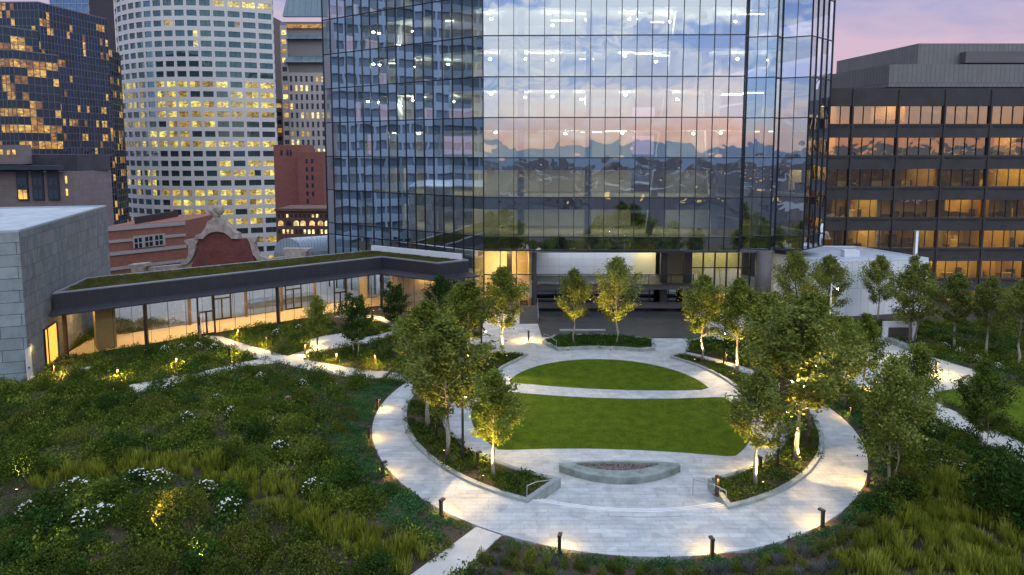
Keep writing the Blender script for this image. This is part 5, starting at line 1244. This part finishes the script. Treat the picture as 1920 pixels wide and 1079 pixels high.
# grey stepped tower behind the glass tower's left edge
ST = building('grey_stepped_tower', (-85, 310), 'pale stone tower with stepped sloping glass top, left of the glass tower', 'office tower')
Ys = 300.; X_ = lambda p: (p-CX)*Ys/F; Zp = lambda p: H+(YH-p)*Ys/F
fm = MB(); wins = []
gridface(fm, wins, (X_(535), Ys), (X_(548), Ys), -42, int((Zp(48)+42)/3.9), 3.9, 1, 1.0, 1.9, .3); gridface(fm, wins, (X_(548), Ys-.6), (X_(625), Ys-.6), -42, int((Zp(130)+42)/3.9), 3.9, 8, 1.2, 1.4, .3)
add_windows(ST, wins, winm('stone tower window', (.02, .03, .04), (1, .68, .2), 1.1, .5, (.4, .5, .6)), litrnd(len(wins), .3, .6)); fm.build('stone_frame', mat('pinkish stone', (.50, .45, .44), .8), ST)
blk('wall', [(X_(535), Ys+.2), (X_(625), Ys+.2), (X_(625), Ys+30), (X_(535), Ys+30)], -42, Zp(48), mat('stone core', (.25, .24, .25), .7), ST)
gl = MB(); G_far = brickm('far sloping glass', (.16, .24, .28), (.13, .20, .24), (.05, .06, .07), 2.4, 60, .05, .25, coords='WALL', noise=.2, bump=0)
for (p0, p1, p2, p3, yt, yb_) in ((553, 625, 543, 625, -30, 40), (548, 625, 548, 625, 62, 80), (547, 625, 543, 625, 94, 122)):
    i = len(gl.v); gl.v += [(X_(p2), Ys-2.2, Zp(yb_)), (X_(p3), Ys-2.2, Zp(yb_)), (X_(p1), Ys+3, Zp(yt)), (X_(p0), Ys+3, Zp(yt))]; gl.f.append((i, i+1, i+2, i+3)); gl.m.append(0)
    gl.v += [(X_(p2), Ys+.3, Zp(yb_)), (X_(p3), Ys+.3, Zp(yb_))]; gl.f += [(i, i+1, i+5, i+4), (i, i+4, i+3)]; gl.m += [0, 0]
gl.build('sloping_glass', G_far, ST)
fl_ = MB(); fl_.quad((X_(548), Ys-.9, Zp(60)), (X_(625), Ys-.9, Zp(60)), (X_(625), Ys-.9, Zp(53)), (X_(548), Ys-.9, Zp(53))); fl_.build('lit_storey', W_dt, ST, rnd=[.2])
# thin brown tower and brown block behind the white tower
for nm, lab, xa, xb, yt, Y_, c_ in (('brown_tower', 'thin slice of a brown tower just right of the white rounded tower', 498, 521, 38, 340, (.16, .12, .11)), ('brown_block', 'brown banded block between the white rounded tower and the stone tower', 512, 545, 196, 320, (.20, .14, .12))):
    e = building(nm, ((xa-CX)*Y_/F, Y_), lab, 'office tower' if 'tower' in nm else 'building'); fm = MB(); wins = []; zt = H+(YH-yt)*Y_/F; nz = int((zt+42)/3.8)
    gridface(fm, wins, ((xa-CX)*Y_/F, Y_), ((xb-CX)*Y_/F, Y_), zt-nz*3.8, nz, 3.8, 3, .6, 1.9, .3); add_windows(e, wins, W_dt, litrnd(len(wins), .3, .5), 40); fm.build('frame', mat(nm+' stone', c_, .8), e)
    blk('wall', [((xa-CX)*Y_/F, Y_), ((xb-CX)*Y_/F, Y_), ((xb-CX)*Y_/F, Y_+20), ((xa-CX)*Y_/F, Y_+20)], -42, zt, MATS[nm+' stone'], e).location = (0, .2, 0)
# pink brick tower
BT = building('pink_brick_tower', (-62, 205), 'blocky red brick tower behind the barrel roofed hall', 'building')
M_rb = brickm('red brick', (.27, .095, .080), (.23, .08, .07), (.2, .1, .09), 1.2, .35, .015, .85, coords='WALL', noise=.15, bump=0)
Yb = 200.; XB = lambda p: (p-CX)*Yb/F; ZB = lambda p: H+(YH-p)*Yb/F
blk('wall', [(XB(515), Yb), (XB(565), Yb), (XB(565), Yb+14), (XB(515), Yb+14)], -42, ZB(272), M_rb, BT); blk('wall', [(XB(565), Yb-3), (XB(612), Yb-3), (XB(612), Yb+12), (XB(565), Yb+12)], -42, ZB(285), M_rb, BT)
wins = []
for pxx, y0_, y1_ in ((530, 282, 292), (541, 282, 292), (547, 282, 292), (582, 298, 306), (582, 313, 321), (582, 328, 337), (582, 343, 351), (582, 358, 366), (582, 372, 380), (592, 298, 306), (592, 313, 321), (592, 328, 337), (592, 343, 351), (592, 358, 366)):
    yy_ = Yb-.06 if pxx < 565 else Yb-3.06; wins.append(((XB(pxx-2), yy_, ZB(y1_)), (XB(pxx+2), yy_, ZB(y1_)), (XB(pxx+2), yy_, ZB(y0_)), (XB(pxx-2), yy_, ZB(y0_))))
add_windows(BT, wins, W_dt, litrnd(len(wins), .2, .2))
# brown stone block with arched windows
AB = building('arched_stone_block', (-60, 170), 'low brown stone block with a row of lit arched windows', 'building')
Yc = 170.; XC = lambda p: (p-CX)*Yc/F; ZC = lambda p: H+(YH-p)*Yc/F; M_bs = mat('brown sandstone', (.13, .075, .055), .85, var=.2, vscale=.3)
blk('wall', [(XC(515), Yc), (XC(625), Yc), (XC(625), Yc+12), (XC(515), Yc+12)], -42, ZC(392), M_bs, AB)
MB().box(XC(514), XC(626), Yc-.5, Yc, ZC(396), ZC(391)).build('cornice', M_bs, AB)
W_ar = winm('arched lit window', (.03, .02, .02), (1, .7, .3), 1.6, .7, (.3, .3, .3), csc=.9)
for p in (524, 539, 553, 566, 583, 599, 612):
    s = MB(); n_ = 12; i = 0; s.v = [(XC(p-5), Yc-.05, ZC(424)), (XC(p+5), Yc-.05, ZC(424))]+[(XC(p)+(XC(p+5)-XC(p))*math.cos(a), Yc-.05, ZC(419)+(XC(p+5)-XC(p))*math.sin(a)) for a in np.linspace(0, math.pi, n_)]
    s.f = [tuple(range(len(s.v)))]; s.m = [0]; s.build('arched_window', W_ar, AB, rnd=[rng.uniform(0, .9)])
wins = []
for yy0, yy1 in ((402, 408), (431, 439)):
    for p in range(521, 620, 8): wins.append(((XC(p-2), Yc-.05, ZC(yy1)), (XC(p+2), Yc-.05, ZC(yy1)), (XC(p+2), Yc-.05, ZC(yy0)), (XC(p-2), Yc-.05, ZC(yy0))))
add_windows(AB, wins, W_ar, litrnd(len(wins), .4, .3, base=.7))
# barrel roofed hall
BH = building('barrel_roofed_hall', (-52, 140), 'hall with a pale ribbed barrel vault roof left of the glass tower', 'building')
Yh = 128.; XH = lambda p: (p-CX)*Yh/F; ZH = lambda p, Y=Yh: H+(YH-p)*Y/F
vx0, vx1 = XH(509), XH(562); rad = (vx1-vx0)/2; cxv = (vx0+vx1)/2; zv = ZH(475); va = MB(); dirv = Vector((34., 22., 0)); s = MB(); n_ = 20
M_vr = brickm('ribbed metal vault', (.42, .50, .60), (.38, .46, .56), (.25, .3, .36), .55, 30, .06, .35, coords='WALL', noise=.1, bump=0)
pr = [Vector((cxv+rad*math.cos(a), Yh, zv+rad*1.05*math.sin(a))) for a in np.linspace(math.pi, 0, n_)]
s.v = [tuple(p) for p in pr]+[tuple(p+dirv) for p in pr]; s.f = [(k, k+1, n_+k+1, n_+k) for k in range(n_-1)]; s.m = [0]*(n_-1); s.build('vault_roof', M_vr, BH, smooth=True)
s = MB(); s.v = [tuple(p) for p in pr]; s.f = [tuple(range(n_))]; s.m = [0]; s.build('vault_end', M_vr, BH)
blk('wall', [(vx0, Yh), (vx1, Yh), (vx1+34, Yh+22), (vx0+34, Yh+22)], -42, zv-.02, M_conc, BH)
# striped brick building
SB = building('striped_brick_building', (-65, 120), 'red brick building with pale stone bands and small square windows', 'building')
sA, sB = (HIT(195, 450, (0, 112), (1, 112))[0], 112), (HIT(348, 450, (0, 122), (1, 122))[0], 122)
M_br = brickm('orange red brick', (.30, .12, .085), (.26, .10, .07), (.22, .12, .1), .5, .14, .01, .85, coords='WALL', noise=.2, bump=0); M_ls = mat('pale band stone', (.34, .32, .33), .8, var=.1)
zt = HIT(348, 414, sA, sB)[2]
blk('wall', [sA, sB, (sB[0], sB[1]+14), (sA[0], sA[1]+20)], -42, zt, M_br, SB)
A, B = sA, sB; un_ = Vector((B[0]-A[0], B[1]-A[1], 0)).normalized(); nn = Vector((un_.y, -un_.x, 0)); nn = -nn if nn.dot(Vector((*A, 0))) > 0 else nn
def onw(a, b, d=.05): return Vector(HIT(a, b, sA, sB))+nn*d
for ya, yb2 in ((415, 422), (438, 443), (459, 465), (486, 491)):
    # stone bands are level, so take their heights at the right end
    za, zb_ = onw(348, ya).z, onw(348, yb2).z; a, b = Vector((*sA, 0))+nn*.1, Vector((*sB, 0))+nn*.1; s = MB()
    s.bar((a.x, a.y, (za+zb_)/2), (b.x, b.y, (za+zb_)/2), .25, za-zb_); s.build('stone_band', M_ls, SB)
pn = panel([Vector((onw(248, 450).x, onw(248, 450).y, onw(280, 463).z)), Vector((onw(309, 450).x, onw(309, 450).y, onw(280, 463).z)), Vector((onw(309, 450).x, onw(309, 450).y, onw(280, 440).z)), Vector((onw(248, 450).x, onw(248, 450).y, onw(280, 440).z))], .12, .2).build('window_surround', M_ls, SB)
M_wd = mat('black small window', (.015, .02, .025), .2)
for c in (254, 262, 274, 282, 293, 301):
    for (ya, yb2) in ((444, 452), (454, 462)):
        a, b = onw(c-3, 450, 0), onw(c+3, 450, 0); za, zb_ = onw(c, ya+(278-c)*.14, 0).z, onw(c, yb2+(278-c)*.14, 0).z
        panel([Vector((a.x, a.y, zb_)), Vector((b.x, b.y, zb_)), Vector((b.x, b.y, za)), Vector((a.x, a.y, za))], .2, .26).build('window', M_wd, SB)
blk('roof_plant', [(sA[0]+3, sA[1]+4), (sB[0]-5, sB[1]+3), (sB[0]-5, sB[1]+8), (sA[0]+3, sA[1]+9)], zt, zt+1.2, M_dark, SB)
# brick gable with stone scrolls
GBL = building('brick_gable', (-42, 108), 'red brick gable with pale stone scrolls and a carved finial behind the gallery roof', 'gable')
Yg = 105.; XG = lambda p: (p-CX)*Yg/F; ZG = lambda p: H+(YH-p)*Yg/F
def gprism(pts, y0_, y1_, name, m): 
    s = MB(); n_ = len(pts); s.v = [(XG(a), y0_, ZG(b)) for a, b in pts]+[(XG(a), y1_, ZG(b)) for a, b in pts]
    s.f = [tuple(range(n_)), tuple(range(n_, 2*n_))[::-1]]+[(k, (k+1) % n_, n_+(k+1) % n_, n_+k) for k in range(n_)]; s.m = [0]*len(s.f); return s.build(name, m, GBL)
M_gbk = brickm('dark red gable brick', (.20, .055, .045), (.15, .04, .035), (.12, .05, .045), .4, .12, .01, .85, coords='WALL', noise=.4, bump=.3); M_gst = mat('weathered gable stone', (.34, .28, .25), .85, var=.35, vscale=1.5, bump=.6, bscale=5)
cc = [(405+27*math.cos(a)-1, 450-17*math.sin(a)) for a in np.linspace(math.pi, 0, 14)]
gprism([(352, 640), (352, 500), (363, 480), (368, 448)]+cc+[(465, 448), (468, 480), (480, 500), (480, 640)], Yg, Yg+1.2, 'brick_face', M_gbk)
trim_o = [(362, 448), (366, 440), (376, 437), (385, 425), (388, 415), (396, 411), (398, 408), (412, 408), (418, 411), (422, 417), (428, 423), (436, 434), (444, 438), (446, 448)]
trim_i = [(432, 448), (426, 441), (418, 436), (405, 434), (393, 436), (385, 441), (378, 448)]
gprism(trim_o+trim_i, Yg-.5, Yg+.9, 'stone_trim', M_gst)
gprism([(342, 451), (367, 447), (367, 454), (364, 458), (362, 468), (358, 480), (350, 492), (345, 497), (330, 500), (334, 494), (344, 488), (348, 478), (350, 462), (344, 456)], Yg-.35, Yg+.8, 'stone_scroll', M_gst)
gprism([(460, 445), (480, 444), (478, 452), (474, 456), (476, 470), (482, 480), (492, 484), (500, 487), (498, 491), (480, 490), (470, 478), (466, 458)], Yg-.35, Yg+.8, 'stone_scroll', M_gst)
bm = bmesh.new()
for a, b, r1 in ((397, 396, .75), (407, 395, .8), (402, 390, .6), (402, 403, .62), (395, 391, .45), (409, 391, .5)):
    ret = bmesh.ops.create_icosphere(bm, subdivisions=2, radius=r1)
    for v in ret['verts']: n3 = mnoise.noise(v.co*3+Vector((a, b, 0))); v.co = v.co*(1+.25*n3)+Vector((XG(a), Yg+.2, ZG(b)))
me = bpy.data.meshes.new('finial'); bm.to_mesh(me); bm.free(); me.materials.append(M_gst); link(bpy.data.objects.new('finial', me), GBL)
gprism([(238, 497), (271, 494), (271, 500), (266, 503), (266, 640), (243, 640), (243, 504), (238, 502)], Yg-1, Yg+.8, 'stone_pier', M_gst)
gprism([(268, 504), (340, 497), (480, 489), (560, 480), (560, 640), (268, 640)], Yg+.1, Yg+.9, 'parapet_wall', M_gst)
gprism([(528, 466), (580, 467), (576, 471), (572, 472), (572, 640), (532, 640), (532, 474), (528, 471)], Yg-.8, Yg+.8, 'stone_pier', M_gst)
# small stone building at the left edge
LB = building('stone_corner_building', (-95, 135), 'pink stone building with tall blue windows and deep dark eaves at the left edge', 'building')
Yl = 130.; XL = lambda p: (p-CX)*Yl/F; ZL_ = lambda p: H+(YH-p)*Yl/F
M_ps = brickm('pinkish stone panels', (.24, .20, .20), (.21, .175, .175), (.12, .1, .1), 2.2, 1.1, .015, .8, coords='WALL', noise=.15, bump=0)
blk('wall', [(XL(-60), Yl), (XL(139), Yl), (XL(139)-1, Yl+14), (XL(-60), Yl+14)], -42, ZL_(322), M_ps, LB)
blk('eaves', [(XL(-60), Yl-2.2), (XL(128), Yl-2.2), (XL(124), Yl), (XL(-60), Yl)], ZL_(318), ZL_(310), mat('blue black metal', (.04, .05, .07), .5), LB)
blk('attic', [(XL(-60), Yl+2), (XL(134), Yl+2), (XL(134), Yl+13), (XL(-60), Yl+13)], ZL_(322), ZL_(290), mat('attic cladding', (.05, .055, .07), .5, var=.3, vscale=.3), LB)
blk('attic', [(XL(-20), Yl-1), (XL(50), Yl-1), (XL(50), Yl+2), (XL(-20), Yl+2)], ZL_(308), ZL_(272), M_ps, LB)
W_lb = winm('corner building window', (.03, .05, .07), (1, .6, .12), 1.6, .5, (.4, .5, .6), csc=1.0)
for c in (45, 74, 103):
    f_ = MB().box(XL(c-12), XL(c+9), Yl-.35, Yl-.05, ZL_(375), ZL_(316)).build('bay_frame', MATS['blue black metal'], LB)
    for i in range(2):
        for (ya, yb2) in ((333, 348), (356, 373)):
            s = MB(); xa, xb = XL(c-9+i*9), XL(c-1+i*8); s.quad((xa, Yl-.40, ZL_(yb2)), (xb, Yl-.40, ZL_(yb2)), (xb, Yl-.40, ZL_(ya)), (xa, Yl-.40, ZL_(ya))); s.build('window', W_lb, f_, rnd=[rng.uniform(.51, .99) if (ya < 350 or c > 60) else .3])
for (ya, yb2) in ((330, 344), (354, 367)):
    s = MB(); s.quad((XL(123), Yl-.05, ZL_(yb2)), (XL(127), Yl-.05, ZL_(yb2)), (XL(127), Yl-.05, ZL_(ya)), (XL(123), Yl-.05, ZL_(ya))); s.build('window', W_lb, LB, rnd=[.25])
for c in (15, 28, 38):
    s = MB(); s.quad((XL(c-3), Yl-1.05, ZL_(290)), (XL(c+3), Yl-1.05, ZL_(290)), (XL(c+3), Yl-1.05, ZL_(281)), (XL(c-3), Yl-1.05, ZL_(281))); s.build('window', W_lb, LB, rnd=[.3])

# ---- what the glass mirrors: the city and the hills behind the viewpoint, and a banded office to the left
xs_ = np.linspace(-6500, 6500, 260); hl = MB()
hh = lambda x, o: 28+26*mnoise.noise(Vector((x*.0011+o, 3.3, 0)))+12*mnoise.noise(Vector((x*.004+o, 9.1, 0)))
for k in range(len(xs_)):
    x = xs_[k]; z = H+hh(x, 0)*.55; hl.v += [(x, -3000, -42), (x*1.05, -3500, z), (x*1.2, -5200, -42)]
for k in range(len(xs_)-1): hl.f += [(3*k, 3*k+3, 3*k+4, 3*k+1), (3*k+1, 3*k+4, 3*k+5, 3*k+2)]; hl.m += [0, 0]
tag(hl.build('hills', mat('hazed hills', (.15, .19, .25), 1)), kind='structure')  # pale blue haze is put into the hill colour itself
r_ = np.random.default_rng(12); ct = MB(); rn = []
for k in range(420):
    x = r_.uniform(-1500, 1900); y = -r_.uniform(90, 1700); w_, d_ = r_.uniform(14, 40), r_.uniform(14, 40); h_ = -42+r_.uniform(12, 42)*(1 if y < -300 else 1.1)
    i0 = len(ct.f); ct.box(x, x+w_, y, y+d_, -42, h_); rn += [r_.uniform()]*6
    for j in range(int(h_+42)//5):
        for i in range(int(w_//4)):
            if r_.uniform() < .10: ct.quad((x+i*4+.8, y+d_+.1, -40+j*5), (x+i*4+3, y+d_+.1, -40+j*5), (x+i*4+3, y+d_+.1, -38+j*5), (x+i*4+.8, y+d_+.1, -38+j*5), 1); rn.append(.2)
o = ct.build('mirrored_city', [mat('city masonry', (.24, .23, .24), .9), emis('city window', (1, .66, .3), .45)], None); tag(o, 'low city roofs and lit windows mirrored in the tower glass', 'city', kind='stuff')
MO = building('mirrored_office', (-110, 40), 'pale banded office block off to the left, mirrored in the tower', 'office building')
fm = MB(); wins = []; gridface(fm, wins, (-96, 92), (-92, 20), -42, 27, 4, 22, .5, 1.9, .4); s = MB(); [s.quad(*q) for q in wins]
s.build('window_field', mat('mirrored office pane', (.13, .18, .24), .4), MO)['kind'] = 'stuff'; fm.build('concrete_frame', mat('blue grey banding', (.30, .38, .48), .7), MO)
blk('wall', [(-96.3, 92), (-92.4, 20), (-130, 20), (-130, 92)], -42, 66, MATS['white precast core'], MO)
